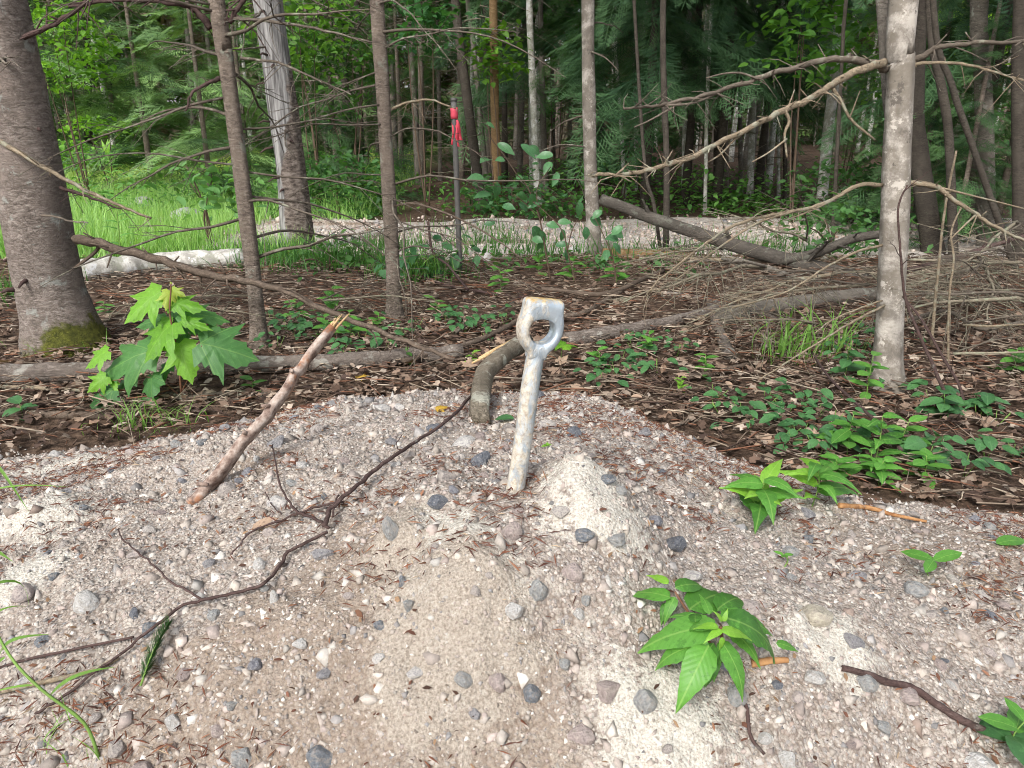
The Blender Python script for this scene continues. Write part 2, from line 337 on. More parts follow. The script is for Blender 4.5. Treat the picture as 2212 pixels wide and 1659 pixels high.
def mk_galv():
    t = NT('galvanised_steel', .42, .5); ob = t.tc.outputs['Object']
    n = t.noise(ob, 30, 5, .6); c = t.ramp(n, [(.3, (.30, .355, .41)), (.5, (.42, .485, .54)), (.7, (.54, .60, .65))])
    sp = t.n('ShaderNodeSeparateXYZ'); t.link(ob, sp.inputs[0]); X, Z = sp.outputs['X'], sp.outputs['Z']
    st = t.noise(t.vec(ob, (1, 1, .6)), 60, 6, .7, .8)
    d = t.math('ADD', t.math('MULTIPLY', X, -5.0), t.math('MULTIPLY', st, 1.25))
    d = t.math('ADD', d, t.math('MULTIPLY', t.math('SUBTRACT', .20, Z), .55))
    mud = t.ramp(t.noise(ob, 130, 5, .7), [(.36, (.28, .22, .155)), (.5, (.45, .39, .30)), (.64, (.58, .53, .44))])
    mask = t.math('MULTIPLY', t.step(d, .52, .80), .9); c = t.mix(mask, c, mud)
    topm = t.step(t.math('ADD', Z, t.math('MULTIPLY', st, .03)), TZ + .008, TZ + .017); c = t.mix(topm, c, t.ramp(t.noise(ob, 80, 4), [(.36, (.30, .18, .06)), (.5, (.50, .35, .14)), (.66, (.62, .50, .28))]))
    t.col(c); t.put(t.b.inputs['Metallic'], t.math('MULTIPLY', t.math('SUBTRACT', 1.0, t.math('MAXIMUM', mask, topm)), .55))
    t.put(t.b.inputs['Roughness'], t.math('ADD', .4, t.math('MULTIPLY', mask, .45)))
    t.bump(t.math('ADD', t.math('MULTIPLY', mask, .8), t.math('MULTIPLY', st, .4)), .5, .002); MT['galvanised_steel'] = t.m
mk_galv()

# ------------------------------------------------------------------ object helpers
def tag(o, label=None, cat=None, group=None, kind=None):
    if label: o['label'] = label
    if cat: o['category'] = cat
    if group: o['group'] = group
    if kind: o['kind'] = kind
    return o
def empty(name, loc, label, cat, group=None):
    o = bpy.data.objects.new(name, None); o.location = loc; o.empty_display_size = .05; COL.objects.link(o)
    return tag(o, label, cat, group)
def link(name, me, parent=None, loc=None):
    o = bpy.data.objects.new(name, me); COL.objects.link(o)
    if parent: o.parent = parent
    if loc is not None: o.location = loc
    return o
def mesh(name, V, F, mat, uv=None, tint=None, smooth=True):
    me = bpy.data.meshes.new(name); me.from_pydata([tuple(v) for v in V], [], F)
    if smooth: me.polygons.foreach_set('use_smooth', [True] * len(F))
    if uv is not None:
        l = me.uv_layers.new(name='UVMap'); idx = np.empty(len(me.loops), np.int32); me.loops.foreach_get('vertex_index', idx)
        l.data.foreach_set('uv', np.asarray(uv, np.float32)[idx].ravel())
    me.materials.append(MT[mat]); me.update(); return me
def mk(name, V, F, mat, parent=None, origin=None, smooth=True, uv=None):
    """V in world space; the object sits at the parent's place or at origin."""
    o0 = (Vector(parent.location) + (Vector(parent.parent.location) if parent.parent else Vector((0, 0, 0)))) if parent else Vector(origin if origin is not None else V[0])
    me = mesh(name, [Vector(v) - o0 for v in V], F, mat, uv=uv, smooth=smooth)
    return link(name, me, parent, None if parent else o0)
def bigmesh(name, V, F, mat, tint=None, smooth=False, attrs=None):
    V = np.ascontiguousarray(V, np.float32); F = np.ascontiguousarray(F, np.int32)
    me = bpy.data.meshes.new(name); nv, nf, k = len(V), len(F), F.shape[1]
    me.vertices.add(nv); me.vertices.foreach_set('co', V.ravel())
    me.loops.add(nf * k); me.loops.foreach_set('vertex_index', F.ravel())
    me.polygons.add(nf); me.polygons.foreach_set('loop_start', np.arange(0, nf * k, k, dtype=np.int32))
    if smooth: me.polygons.foreach_set('use_smooth', np.ones(nf, bool))
    me.update(calc_edges=True)
    if tint is not None:
        a = me.attributes.new('tint', 'FLOAT_COLOR', 'POINT'); c = np.ones((nv, 4), np.float32); c[:, :3] = tint; a.data.foreach_set('color', c.ravel())
    for k_, v_ in (attrs or {}).items():
        a = me.attributes.new(k_, 'FLOAT', 'POINT'); a.data.foreach_set('value', np.asarray(v_, np.float32))
    me.materials.append(MT[mat]); me.validate(); return me
def rotm(ax, ay, az):
    ca, sa, cb, sb, cc, sc = np.cos(ax), np.sin(ax), np.cos(ay), np.sin(ay), np.cos(az), np.sin(az)
    n = len(ax); m = np.empty((n, 3, 3))
    m[:, 0, 0] = cc * cb; m[:, 0, 1] = cc * sb * sa - sc * ca; m[:, 0, 2] = cc * sb * ca + sc * sa
    m[:, 1, 0] = sc * cb; m[:, 1, 1] = sc * sb * sa + cc * ca; m[:, 1, 2] = sc * sb * ca - cc * sa
    m[:, 2, 0] = -sb; m[:, 2, 1] = cb * sa; m[:, 2, 2] = cb * ca
    return m
def stamp(protos, pick, T, pos, col):
    Vs, Fs, Cs, off = [], [], [], 0
    for k, (pv, pf) in enumerate(protos):
        i = np.nonzero(pick == k)[0]
        if not len(i): continue
        v = np.einsum('nij,vj->nvi', T[i], pv) + pos[i][:, None]
        Vs.append(v.reshape(-1, 3)); Fs.append((pf[None] + (np.arange(len(i)) * len(pv))[:, None, None] + off).reshape(-1, 3))
        Cs.append(np.repeat(col[i], len(pv), axis=0)); off += len(i) * len(pv)
    return np.concatenate(Vs), np.concatenate(Fs), np.concatenate(Cs)
def catmull(P, sub=4):
    P = [Vector(p) for p in P]
    if len(P) < 3: 
        return [P[0].lerp(P[-1], i / sub) for i in range(sub + 1)]
    Q = [P[0] * 2 - P[1]] + P + [P[-1] * 2 - P[-2]]; out = []
    for i in range(1, len(Q) - 2):
        a, b, c, d = Q[i - 1], Q[i], Q[i + 1], Q[i + 2]
        for k in range(sub):
            t = k / sub
            out.append(.5 * ((2 * b) + (c - a) * t + (2 * a - 5 * b + 4 * c - d) * t * t + (3 * b - a - 3 * c + d) * t ** 3))
    out.append(P[-1]); return out
def tube(path, r0, r1=None, n=8, rough=.0, rfun=None, cap=True, rs=None, power=1.0):
    rs = rs or RN; path = [Vector(p) for p in path]; N = len(path); V, F = [], []
    t = (path[1] - path[0]).normalized(); nrm = t.orthogonal().normalized()
    prof = [1 + rs.uniform(-rough, rough) for _ in range(n)]
    for i, p in enumerate(path):
        t2 = (path[min(i + 1, N - 1)] - path[max(i - 1, 0)]).normalized()
        nrm = (nrm - t2 * nrm.dot(t2)).normalized(); bn = t2.cross(nrm)
        f = i / (N - 1); r = rfun(f, p) if rfun else r0 + ((r1 if r1 is not None else r0) - r0) * f ** power
        for k in range(n):
            a = 2 * math.pi * k / n
            V.append(p + (nrm * math.cos(a) + bn * math.sin(a)) * r * prof[k] * (1 + rs.uniform(-rough, rough) * .5))
    for i in range(N - 1):
        for k in range(n):
            F.append((i * n + k, i * n + (k + 1) % n, (i + 1) * n + (k + 1) % n, (i + 1) * n + k))
    if cap:
        F.append(tuple(range(n))[::-1]); F.append(tuple((N - 1) * n + k for k in range(n)))
    return V, F
def join(parts):
    V, F = [], []
    for v, f in parts:
        o = len(V); V += list(v); F += [tuple(i + o for i in q) for q in f]
    return V, F
def basis(x, nrm):
    x = x.normalized(); z = (nrm - x * nrm.dot(x))
    z = z.normalized() if z.length > 1e-5 else x.orthogonal().normalized()
    return x, z.cross(x), z
def place(me, name, parent, base, tip, nrm, w=1.0):
    L = (tip - base).length; x, y, z = basis(tip - base, nrm)
    m = Matrix(((x.x * L, y.x * L * w, z.x * L, 0), (x.y * L, y.y * L * w, z.y * L, 0), (x.z * L, y.z * L * w, z.z * L, 0), (0, 0, 0, 1)))
    m.translation = base - Vector(parent.location) if parent else base
    o = link(name, me, parent); o.matrix_basis = m; return o

# ------------------------------------------------------------------ setting: floor, mound, road
def grid(xs, ys, zf, skip=None):
    X, Y = np.meshgrid(xs, ys); Z = zf(X, Y); V = np.stack([X, Y, Z], -1).reshape(-1, 3); nx = len(xs)
    i = np.arange(len(ys) - 1)[:, None] * nx + np.arange(nx - 1)[None]; i = i.ravel()
    return V, np.stack([i, i + 1, i + 1 + nx, i + nx], -1)
def geo(a, b, n, p): return a + (b - a) * np.linspace(0, 1, n) ** p
gx = np.concatenate([-geo(5, 250, 30, 2.5)[::-1], np.arange(-4.95, 5, .07), geo(5, 250, 30, 2.5)])
gy = np.concatenate([-geo(.0, 120, 18, 2.2)[::-1], np.arange(.1, 9, .07), geo(9.02, 400, 50, 2.4)])
V, F = grid(gx, gy, floor_z)
def meadow_mask(x, y):
    e = -1.25 + .25 * wav(x, y, 2.2, 50) - .05 * (y - 5)
    m = sstep(.25, -.25, x - e) * sstep(4.9, 5.3, y + .25 * wav(x, y, 3, 51))
    return m
ground = link('ground', bigmesh('ground', V, F, 'forest_floor', smooth=True, attrs={'meadow': meadow_mask(V[:, 0], V[:, 1])}))
tag(ground, kind='structure')
mx = np.concatenate([np.arange(-3.2, -1.5, .04), np.arange(-1.5, 1.6, .0075), np.arange(1.6, 3.4, .04)])
my = np.concatenate([np.arange(-1.2, .55, .05), np.arange(.55, 1.9, .0075), np.arange(1.9, 2.5, .015)])
V, F = grid(mx, my, mound_z)
clay = np.zeros(len(V)); soil = np.zeros(len(V))
for (a, b, r, h) in CLAYXY: clay += np.exp(-((V[:, 0] - a) ** 2 + (V[:, 1] - b) ** 2) / (r * r) * .8)
for (a, b, r) in ((880, 1480, .16), (640, 1420, .13), (780, 1180, .10), (400, 1600, .14), (1000, 1580, .16), (2000, 1170, .22), (1100, 930, .12), (560, 1000, .1)):
    p = G(a, b); soil += np.exp(-((V[:, 0] - p.x) ** 2 + (V[:, 1] - p.y) ** 2) / (r * r))
mound = link('gravel_mound', bigmesh('gravel_mound', V, F, 'gravel', smooth=True, attrs={'clay': np.clip(clay, 0, 1), 'soil': np.clip(soil, 0, 1)}))
tag(mound, kind='structure')
def road_c(x): return 6.28 + .03 * x + .10 * np.clip(-x - 1.2, 0, 9) ** 1.5
rx = np.arange(-5, 12, .08); rv = np.linspace(-1.28, 1.28, 40); X, T = np.meshgrid(rx, rv)
Yr = road_c(X) + T * (1 + .06 * wav(X, T, 3, 60)) + .16 * vn(X, np.sign(T) * 3, 1.6, 4) * np.abs(T) + .07 * vn(X, np.sign(T) * 5, 5, 6) * np.abs(T); Zr = floor_z(X, Yr) + .014 - .05 * sstep(1.05, 1.28, np.abs(T))
V = np.stack([X, Yr, Zr], -1).reshape(-1, 3); nx = len(rx); i = (np.arange(39)[:, None] * nx + np.arange(nx - 1)[None]).ravel()
road = tag(link('gravel_road', bigmesh('gravel_road', V, np.stack([i, i + 1, i + 1 + nx, i + nx], -1), 'road_gravel', smooth=True)), kind='structure')
def road_dist(x, y): return np.abs(y - road_c(x))

# ------------------------------------------------------------------ stones and gravel
def ico(sub, seed, ang=.28):
    import bmesh
    bm = bmesh.new(); bmesh.ops.create_icosphere(bm, subdivisions=sub, radius=1.0); g = random.Random(seed)
    planes = [(Vector((g.gauss(0, 1), g.gauss(0, 1), g.gauss(0, 1))).normalized(), g.uniform(.50, .88)) for _ in range(12 if sub > 1 else 7)]
    for v in bm.verts:
        for (nn, d) in planes:
            e = v.co.dot(nn) - d
            if e > 0: v.co -= nn * e * .9
        v.co *= 1 + g.uniform(-.018, .018) * (1 if sub > 1 else 3)
    bmesh.ops.triangulate(bm, faces=bm.faces)
    V = np.array([v.co[:] for v in bm.verts]); F = np.array([[v.index for v in f.verts] for f in bm.faces]); bm.free(); return V, F
PEB = [ico(1, s) for s in range(10)]
STONE_ME = {}
def stone_mesh(i, mat):
    if (i, mat) not in STONE_ME:
        v, f = ico(3, 100 + i); STONE_ME[(i, mat)] = mesh('stone', v, [tuple(int(q) for q in t) for t in f], mat, smooth=False)
    return STONE_ME[(i, mat)]
NSTONE = 0; STONES = []
def stone(p, s, mat='stone', parent=None, i=None, rot=None):
    global NSTONE
    NSTONE += 1; i = RN.randrange(9) if i is None else i
    o = link('stone', stone_mesh(i, mat), parent or mound); o.location = p; o.scale = s
    o.rotation_euler = rot or (RN.uniform(-.5, .5), RN.uniform(-.5, .5), RN.uniform(0, 6.28)); STONES.append((p[0], p[1], max(s[0], s[1]))); return o
BIG = [(1160, 1268, 22, 30, 'grey_stone'), (1105, 1142, 24, 26, 'pink_stone'), (1146, 1497, 20, 24, 'blue_stone'), (1260, 1162, 24, 14, 'blue_stone'),
       (843, 1142, 18, 34, 'grey_stone'), (188, 1302, 27, 20, 'white_stone'), (1757, 1322, 34, 24, 'tan_stone'), (1310, 1492, 32, 26, 'pink_stone'),
       (1390, 1512, 26, 34, 'grey_stone'), (1238, 1232, 28, 26, 'pink_stone'), (1110, 1322, 26, 18, 'white_stone'), (464, 1328, 18, 14, 'grey_stone'),
       (326, 1357, 20, 16, 'blue_stone'), (868, 1257, 9, 20, 'blue_stone'), (882, 1308, 14, 24, 'grey_stone'), (820, 1352, 13, 12, 'blue_stone'),
       (1757, 1467, 22, 14, 'white_stone'), (1705, 1190, 18, 13, 'grey_stone'), (1745, 1160, 16, 12, 'blue_stone'), (1708, 1248, 14, 10, 'grey_stone'),
       (1660, 1245, 12, 12, 'pink_stone'), (1590, 1500, 22, 24, 'grey_stone'), (1255, 1590, 32, 22, 'pink_stone'), (1975, 1272, 24, 16, 'grey_stone'),
       (1120, 1150, 10, 8, 'white_stone'), (1340, 1060, 14, 12, 'grey_stone'), (1310, 1035, 20, 10, 'blue_stone'), (380, 960, 12, 10, 'grey_stone'),
       (435, 955, 14, 8, 'blue_stone'), (690, 880, 14, 8, 'blue_stone'), (555, 990, 9, 10, 'white_stone'), (630, 1042, 14, 10, 'grey_stone'),
       (1265, 1300, 12, 16, 'grey_stone'), (1250, 1330, 14, 14, 'white_stone'), (650, 1392, 18, 12, 'white_stone'), (560, 1218, 15, 14, 'white_stone'),
       (592, 1292, 10, 18, 'white_stone'), (570, 1275, 10, 9, 'grey_stone'), (375, 1560, 14, 20, 'white_stone'), (690, 1640, 28, 20, 'blue_stone'),
       (525, 1635, 24, 22, 'grey_stone'), (1220, 1440, 16, 12, 'grey_stone'), (1075, 1475, 24, 22, 'pink_stone'), (1000, 1465, 20, 18, 'grey_stone'),
       (1870, 1470, 22, 18, 'grey_stone'), (2140, 1140, 14, 10, 'grey_stone'), (1905, 1575, 16, 12, 'grey_stone'), (1960, 1500, 26, 16, 'pink_stone'),
       (2040, 1320, 10, 8, 'blue_stone'), (2110, 1650, 30, 20, 'white_stone'), (1650, 1600, 14, 12, 'white_stone'), (500, 1525, 14, 10, 'grey_stone'),
       (90, 1385, 16, 10, 'blue_stone'), (115, 1245, 12, 10, 'blue_stone'), (470, 1580, 16, 12, 'pink_stone'), (1700, 1640, 20, 26, 'white_stone'),
       (1330, 1170, 30, 14, 'grey_stone'), (930, 1020, 12, 8, 'grey_stone'), (180, 1095, 10, 6, 'blue_stone'), (700, 1075, 8, 8, 'blue_stone')]
for (a, b, w, h, m) in BIG:
    p = G(a, b + h * .4); k = (p - CAM).length / FPX
    stone((p.x, p.y, p.z + k * h * .15), (k * w * 1.05, k * w * .9, k * h * 1.0), m, rot=(RN.uniform(-.25, .25), RN.uniform(-.25, .25), RN.uniform(-.4, .4)))
while NSTONE < 290:
    x = RN.uniform(-1.45, 1.5); y = RN.uniform(.6, 1.95)
    if y > np.interp(x, BX, BY) - .03 or abs(x) > y * .8 + .12: continue
    if any((x - a) ** 2 + (y - b) ** 2 < (c * 1.2 + .012) ** 2 for a, b, c in STONES): continue
    s = min(.021, .0075 * math.exp(abs(RN.gauss(0, .45)))) * (.8 + .25 * y)
    stone((x, y, Hz(x, y) + s * .15), (s * RN.uniform(.8, 1.25), s * RN.uniform(.8, 1.2), s * RN.uniform(.5, .8)))
PAL = np.array([(.42, .365, .315), (.50, .45, .40), (.34, .285, .25), (.60, .56, .505), (.28, .27, .27), (.40, .325, .295), (.16, .168, .185), (.66, .635, .59), (.47, .395, .35), (.29, .205, .165), (.20, .155, .125)])
PALW = np.array([.2, .17, .1, .1, .07, .12, .04, .05, .1, .03, .02])
def gravel_pts(n):
    x = rng.uniform(-1.7, 1.8, n); y = .55 + 1.75 * rng.uniform(0, 1, n) ** 1.25
    ok = (np.abs(x) < y * .80 + .15) & (y < np.interp(x, BX, BY) + rng.normal(0, .035, n))
    x, y = x[ok], y[ok]
    cl = np.zeros(len(x))
    for (a, b, r, h) in CLAYXY: cl = np.maximum(cl, np.exp(-((x - a) ** 2 + (y - b) ** 2) / (r * r) * .8))
    ok = rng.uniform(0, 1, len(x)) > np.clip(cl - .15, 0, .65); return x[ok], y[ok]
x, y = gravel_pts(125000)
r = np.clip(.0023 * rng.uniform(0, 1, len(x)) ** (-1 / 2.7), .002, .0125) * (.75 + .35 * y)
n = len(x); T = rotm(rng.uniform(0, 6.3, n), rng.uniform(0, 6.3, n), rng.uniform(0, 6.3, n)) * (r[:, None] * rng.uniform(.6, 1.15, (n, 3)))[:, None, :]
c = PAL[rng.choice(len(PAL), n, p=PALW / PALW.sum())] * rng.uniform(.75, 1.1, (n, 1))
c = (c * .72 + np.array((.45, .40, .35)) * .28) * rng.uniform(.68, 1.18, (n, 1))
SM = PEB
def octa(seed):
    g = np.random.default_rng(seed); V = np.array([(1, 0, 0), (-1, 0, 0), (0, 1, 0), (0, -1, 0), (0, 0, 1), (0, 0, -1)], float)
    V = V * g.uniform(.8, 1.25, (6, 1)) + g.normal(0, .22, (6, 3)); F = np.array([(0, 2, 4), (2, 1, 4), (1, 3, 4), (3, 0, 4), (2, 0, 5), (1, 2, 5), (3, 1, 5), (0, 3, 5)])
    return V, F
SMALL = [octa(s) for s in range(8)]
V, F, C = stamp(SMALL, rng.integers(0, 8, n), T, np.stack([x, y, H(x, y) - r * rng.uniform(.0, .65, n)], -1), c)
tag(link('pebbles', bigmesh('pebbles', V, F, 'pebble', tint=C), mound), kind='stuff')
# rust-coloured needles and bark crumbs lying on the gravel
x, y = gravel_pts(60000); keep = (wav(x, y, 5, 70) + 1.1 * vn(x, y, 9, 71) + rng.normal(0, .28, len(x))) > .22
x, y = x[keep], y[keep]; n = len(x)
needle = (np.array([(-.5, 0, .03), (-.1, .045, .06), (.5, 0, .0), (-.1, -.045, .02), (0, 0, .12)]), np.array([(0, 4, 1), (1, 4, 2), (2, 4, 3), (3, 4, 0)]))
L = rng.uniform(.007, .030, n); T = rotm(rng.normal(0, .2, n), rng.normal(0, .25, n), rng.uniform(0, 6.3, n)) * np.stack([L, .016 * rng.uniform(.8, 1.9, n), L], -1)[:, None, :]
NC = np.array([(.15, .062, .038), (.11, .05, .036), (.21, .10, .058), (.08, .042, .034), (.33, .25, .17)])
c = NC[rng.choice(5, n, p=[.3, .25, .2, .15, .1])] * rng.uniform(.7, 1.3, (n, 1))
V, F, C = stamp([needle], np.zeros(n, int), T, np.stack([x, y, H(x, y) + .005], -1), c)
tag(link('fallen_needles', bigmesh('fallen_needles', V, F, 'needle', tint=C), mound), kind='stuff')
x, y = gravel_pts(9000); keep = (vn(x, y, 7, 12) + rng.normal(0, .4, len(x))) > .15; x, y = x[keep], y[keep]; n = len(x)
chip = (np.array([(-.5, -.2, 0), (.1, -.35, .08), (.5, .05, 0), (.05, .3, .1), (-.4, .2, .03)]), np.array([(0, 1, 4), (1, 3, 4), (1, 2, 3)]))
L = rng.uniform(.005, .015, n); T = rotm(rng.normal(0, .3, n), rng.normal(0, .3, n), rng.uniform(0, 6.3, n)) * np.stack([L, L * rng.uniform(.3, .9, n), L], -1)[:, None, :]
c = np.array([(.13, .06, .04), (.09, .05, .035), (.20, .10, .06), (.27, .17, .10)])[rng.choice(4, n)] * rng.uniform(.7, 1.3, (n, 1))
V, F, C = stamp([chip], np.zeros(n, int), T, np.stack([x, y, H(x, y) + .004], -1), c)
tag(link('bark_crumbs', bigmesh('bark_crumbs', V, F, 'litter', tint=C), mound), kind='stuff')
# loose stones of the road
x = rng.uniform(-4.5, 8.0, 9000); y = road_c(x) + rng.normal(0, .55, 9000).clip(-1.2, 1.25); n = len(x)
r = np.clip(.010 * np.exp(rng.normal(0, .5, n)), .005, .04)
T = rotm(rng.uniform(0, 6.3, n), rng.uniform(0, 6.3, n), rng.uniform(0, 6.3, n)) * (r[:, None] * rng.uniform(.6, 1.1, (n, 3)))[:, None, :]
c = (PAL * np.array([1.05, 1.0, .97]))[rng.choice(len(PAL), n, p=PALW / PALW.sum())] * rng.uniform(.85, 1.2, (n, 1))
V, F, C = stamp(SMALL, rng.integers(0, 8, n), T, np.stack([x, y, floor_z(x, y) + .014 + r * .2], -1), c)
tag(link('road_stones', bigmesh('road_stones', V, F, 'pebble', tint=C), road), kind='stuff')
for (a, b, s) in ((1052, 563, .045), (1240, 548, .05), (1560, 548, .06), (1180, 505, .05), (1420, 545, .05)):
    p = G(a, b); stone((p.x, p.y, p.z + s * .4), (s, s * .8, s * .6), 'white_stone', parent=road)

# ------------------------------------------------------------------ leaf shapes
def lance_mesh(mat, w=.26, droop=.22, fold=.10, wavy=.012, seed=0, n=12, tipshape=1.0):
    g = random.Random(seed); V, F, U = [], [], []
    for i in range(n + 1):
        t = i / n; hw = w * .5 * (math.sin(math.pi * t ** .62) ** .9) * (1 - .38 * t) * 1.25 + .002
        zc = .10 * math.sin(t * 2.2) - droop * t ** 2.2
        for j, s in enumerate((-1, -.5, 0, .5, 1)):
            ser = (1 + (.05 if i % 2 else -.03)) if abs(s) == 1 else 1
            V.append((t, s * hw * ser, zc + fold * abs(s) * hw * 2 * .5 - abs(s) ** 2 * .03 + g.uniform(-wavy, wavy) * abs(s)))
            U.append((t, s * hw))
    for i in range(n):
        for j in range(4):
            a = i * 5 + j; F.append((a, a + 5, a + 6, a + 1))
    return mesh('leaf', V, F, mat, uv=U)
HALF = [(-.02, .03), (-.10, .16), (-.04, .30), (.02, .46), (.12, .36), (.20, .41), (.24, .34), (.34, .46), (.44, .52), (.55, .66), (.54, .5), (.52, .40), (.47, .24), (.60, .25), (.68, .28), (.72, .19), (.82, .16), (.85, .09)]
def maple_mesh(mat, droop=.25, cup=.3, seed=0, shallow=0.0):
    g = random.Random(seed); half = []
    for (a, b) in HALF:
        if shallow:
            ang = math.atan2(b, a - .25); rr = math.hypot(b, a - .25); tgt = .55 + .12 * math.cos(ang); rr = rr * (1 - shallow) + tgt * shallow * .9; a, b = .25 + rr * math.cos(ang), rr * math.sin(ang)
        half.append((a, b))
    out = [(0, 0)] + half + [(1, 0)] + [(a, -b * g.uniform(.92, 1.05)) for a, b in half[::-1]]
    C = (.25, 0); V = [(C[0], 0, .03)]; U = [C]; n = len(out)
    def zz(a, b): return -droop * max(a, 0) ** 2 - cup * b * b * .8 + .05 * math.cos(9 * math.atan2(b, a - .05)) * math.hypot(a - .05, b) + .03
    for ring in (.55, 1.0):
        for (a, b) in out:
            q, w = C[0] + (a - C[0]) * ring, b * ring; V.append((q, w, zz(q, w) + g.uniform(-.008, .008))); U.append((q, w))
    F = []
    for k in range(n):
        k2 = (k + 1) % n; F.append((0, 1 + k2, 1 + k)); F.append((1 + k, 1 + k2, 1 + n + k2, 1 + n + k))
    F = [f[::-1] for f in F]
    return mesh('leaf', V, F, mat, uv=U)
def oval_mesh(mat, w=.7, cup=.15, tip=.12, seed=0, n=12, droop=.12):
    g = random.Random(seed); V = [(.45, 0, .0)]; U = [(.45, 0)]
    for ring in (.6, 1.0):
        for k in range(n):
            a = 2 * math.pi * k / n; x = .5 - .5 * math.cos(a); y = .5 * w * math.sin(a) * (1 - .22 * math.cos(a - math.pi) * -1 * .6)
            if k == n // 2: x += tip
            x, y = .45 + (x - .45) * ring, y * ring
            V.append((x, y, cup * abs(y) - droop * x * x + g.uniform(-.01, .01))); U.append((x, y))
    F = []
    for k in range(n):
        k2 = (k + 1) % n; F.append((0, 1 + k2, 1 + k)); F.append((1 + k, 1 + k2, 1 + n + k2, 1 + n + k))
    return mesh('leaf', V, F, mat, uv=U)
def blade_mesh(mat, w=.03, arc=.35, n=8):
    V, F, U = [], [], []
    for i in range(n + 1):
        t = i / n; hw = w * .5 * (1 - t ** 2.2) * min(1, .5 + t * 3)
        for s in (-1, 0, 1):
            V.append((t, s * hw, arc * math.sin(t * math.pi * .5) * (1 - t) * 1.6 - abs(s) * hw * -.3)); U.append((t, s * hw))
    for i in range(n):
        for j in range(2):
            a = i * 3 + j; F.append((a, a + 3, a + 4, a + 1))
    return mesh('blade', V, F, mat, uv=U)
LANCE = [lance_mesh('fresh_leaf', .30, .20 + .08 * k, .12, .015, k) for k in range(4)]
LANCEY = [lance_mesh('young_leaf', .28, .15, .2, .01, 9 + k) for k in range(2)]
MAPLE = [maple_mesh('maple_leaf', .22 + .08 * k, .25 + .1 * k, k) for k in range(3)]
MAPLEB = [maple_mesh('maple_leaf', .2, .35, 7, shallow=.55)]
MAPLEY = [maple_mesh('maple_young', .28 + .06 * k, .3, 20 + k) for k in range(2)]
MAPLEX = [maple_mesh('maple_yellow', .3, .35, 30)]
OVAL = [oval_mesh('round_leaf', .60 + .06 * k, .25, .10, k, droop=.3) for k in range(3)]
SHRUB = [oval_mesh('shrub_leaf', .62 + .07 * k, .25, .2, 10 + k, droop=.25) for k in range(3)]
PTOVAL = [oval_mesh('fresh_leaf', .5, .15, .14, 20 + k) for k in range(2)]
BLADE = [blade_mesh('grass_blade', .035, .3), blade_mesh('grass_blade', .05, .55), blade_mesh('grass_blade', .03, .12)]
DEAD = [maple_mesh('dead_leaf', RN.uniform(-.3, .3), RN.uniform(-.7, .6), 50 + k, shallow=.3 * (k % 3)) for k in range(5)] + [oval_mesh('dead_leaf', .55, .5, .1, 60), oval_mesh('dead_leaf', .45, -.5, .15, 61)]
UPC = Vector((0, -.55, .85)).normalized()

# ------------------------------------------------------------------ leaf litter
x = np.concatenate([rng.uniform(-3.2, 3.6, 9500), rng.uniform(-4.0, 5.5, 9500)]); y = np.concatenate([1.45 + 1.9 * rng.uniform(0, 1, 9500), 2.2 + 3.2 * rng.uniform(0, 1, 9500) ** 1.2])
ok = (y > np.interp(x, BX, BY) + .02) & (np.abs(x) < y * .8 + .3) & (meadow_mask(x, y) < .4) & (road_dist(x, y) > 1.05); x, y = x[ok], y[ok]; n = len(x)
lp = []
for k in range(6):
    g = random.Random(k); cu = g.uniform(-.5, .6); V0 = [(0, 0, 0), (.25, .28, 0), (.45, .18, 0), (.62, .36, 0), (.75, .14, 0), (1, 0, 0), (.75, -.14, 0), (.6, -.34, 0), (.45, -.2, 0), (.25, -.26, 0)]
    V0 = np.array([(a - .5, b, cu * b * b * 2 + g.uniform(-.05, .07) + g.uniform(-.3, .3) * (a - .5) ** 2) for a, b, _ in V0]); lp.append((V0, np.array([(0, 9, 1), (1, 9, 8), (1, 8, 2), (2, 8, 4), (2, 4, 3), (8, 6, 4), (8, 7, 6), (4, 6, 5)])))
L = rng.uniform(.018, .048, n); T = rotm(rng.normal(0, .35, n), rng.normal(0, .35, n), rng.uniform(0, 6.3, n)) * L[:, None, None]
LC = np.array([(.20, .14, .103), (.12, .078, .057), (.31, .24, .185), (.07, .046, .036), (.25, .165, .115), (.40, .33, .265)])
c = LC[rng.choice(6, n, p=[.24, .24, .16, .16, .12, .08])] * rng.uniform(.7, 1.25, (n, 1))
V, F, C = stamp(lp, rng.integers(0, 6, n), T, np.stack([x, y, floor_z(x, y) + .012 + rng.uniform(0, .018, n)], -1), c)
tag(link('leaf_litter', bigmesh('leaf_litter', V, F, 'litter', tint=C), ground), kind='stuff')
nl = 0
while nl < 240:
    yy = 1.5 + 2.0 * RN.random() ** 1.3; xx = RN.uniform(-.75, .75) * yy * 1.1
    if yy < np.interp(xx, BX, BY) + .03: continue
    if xx < 0 and RN.random() < .5: continue
    nl += 1; L = RN.uniform(.025, .055); a = RN.uniform(0, 6.28); b = Vector((xx, yy, Hz(xx, yy) + .028))
    place(RN.choice(DEAD), 'dead_leaf', ground, b, b + Vector((math.cos(a) * L, math.sin(a) * L, RN.uniform(-.02, .025))), Vector((RN.uniform(-.3, .3), RN.uniform(-.35, .2), 1)))
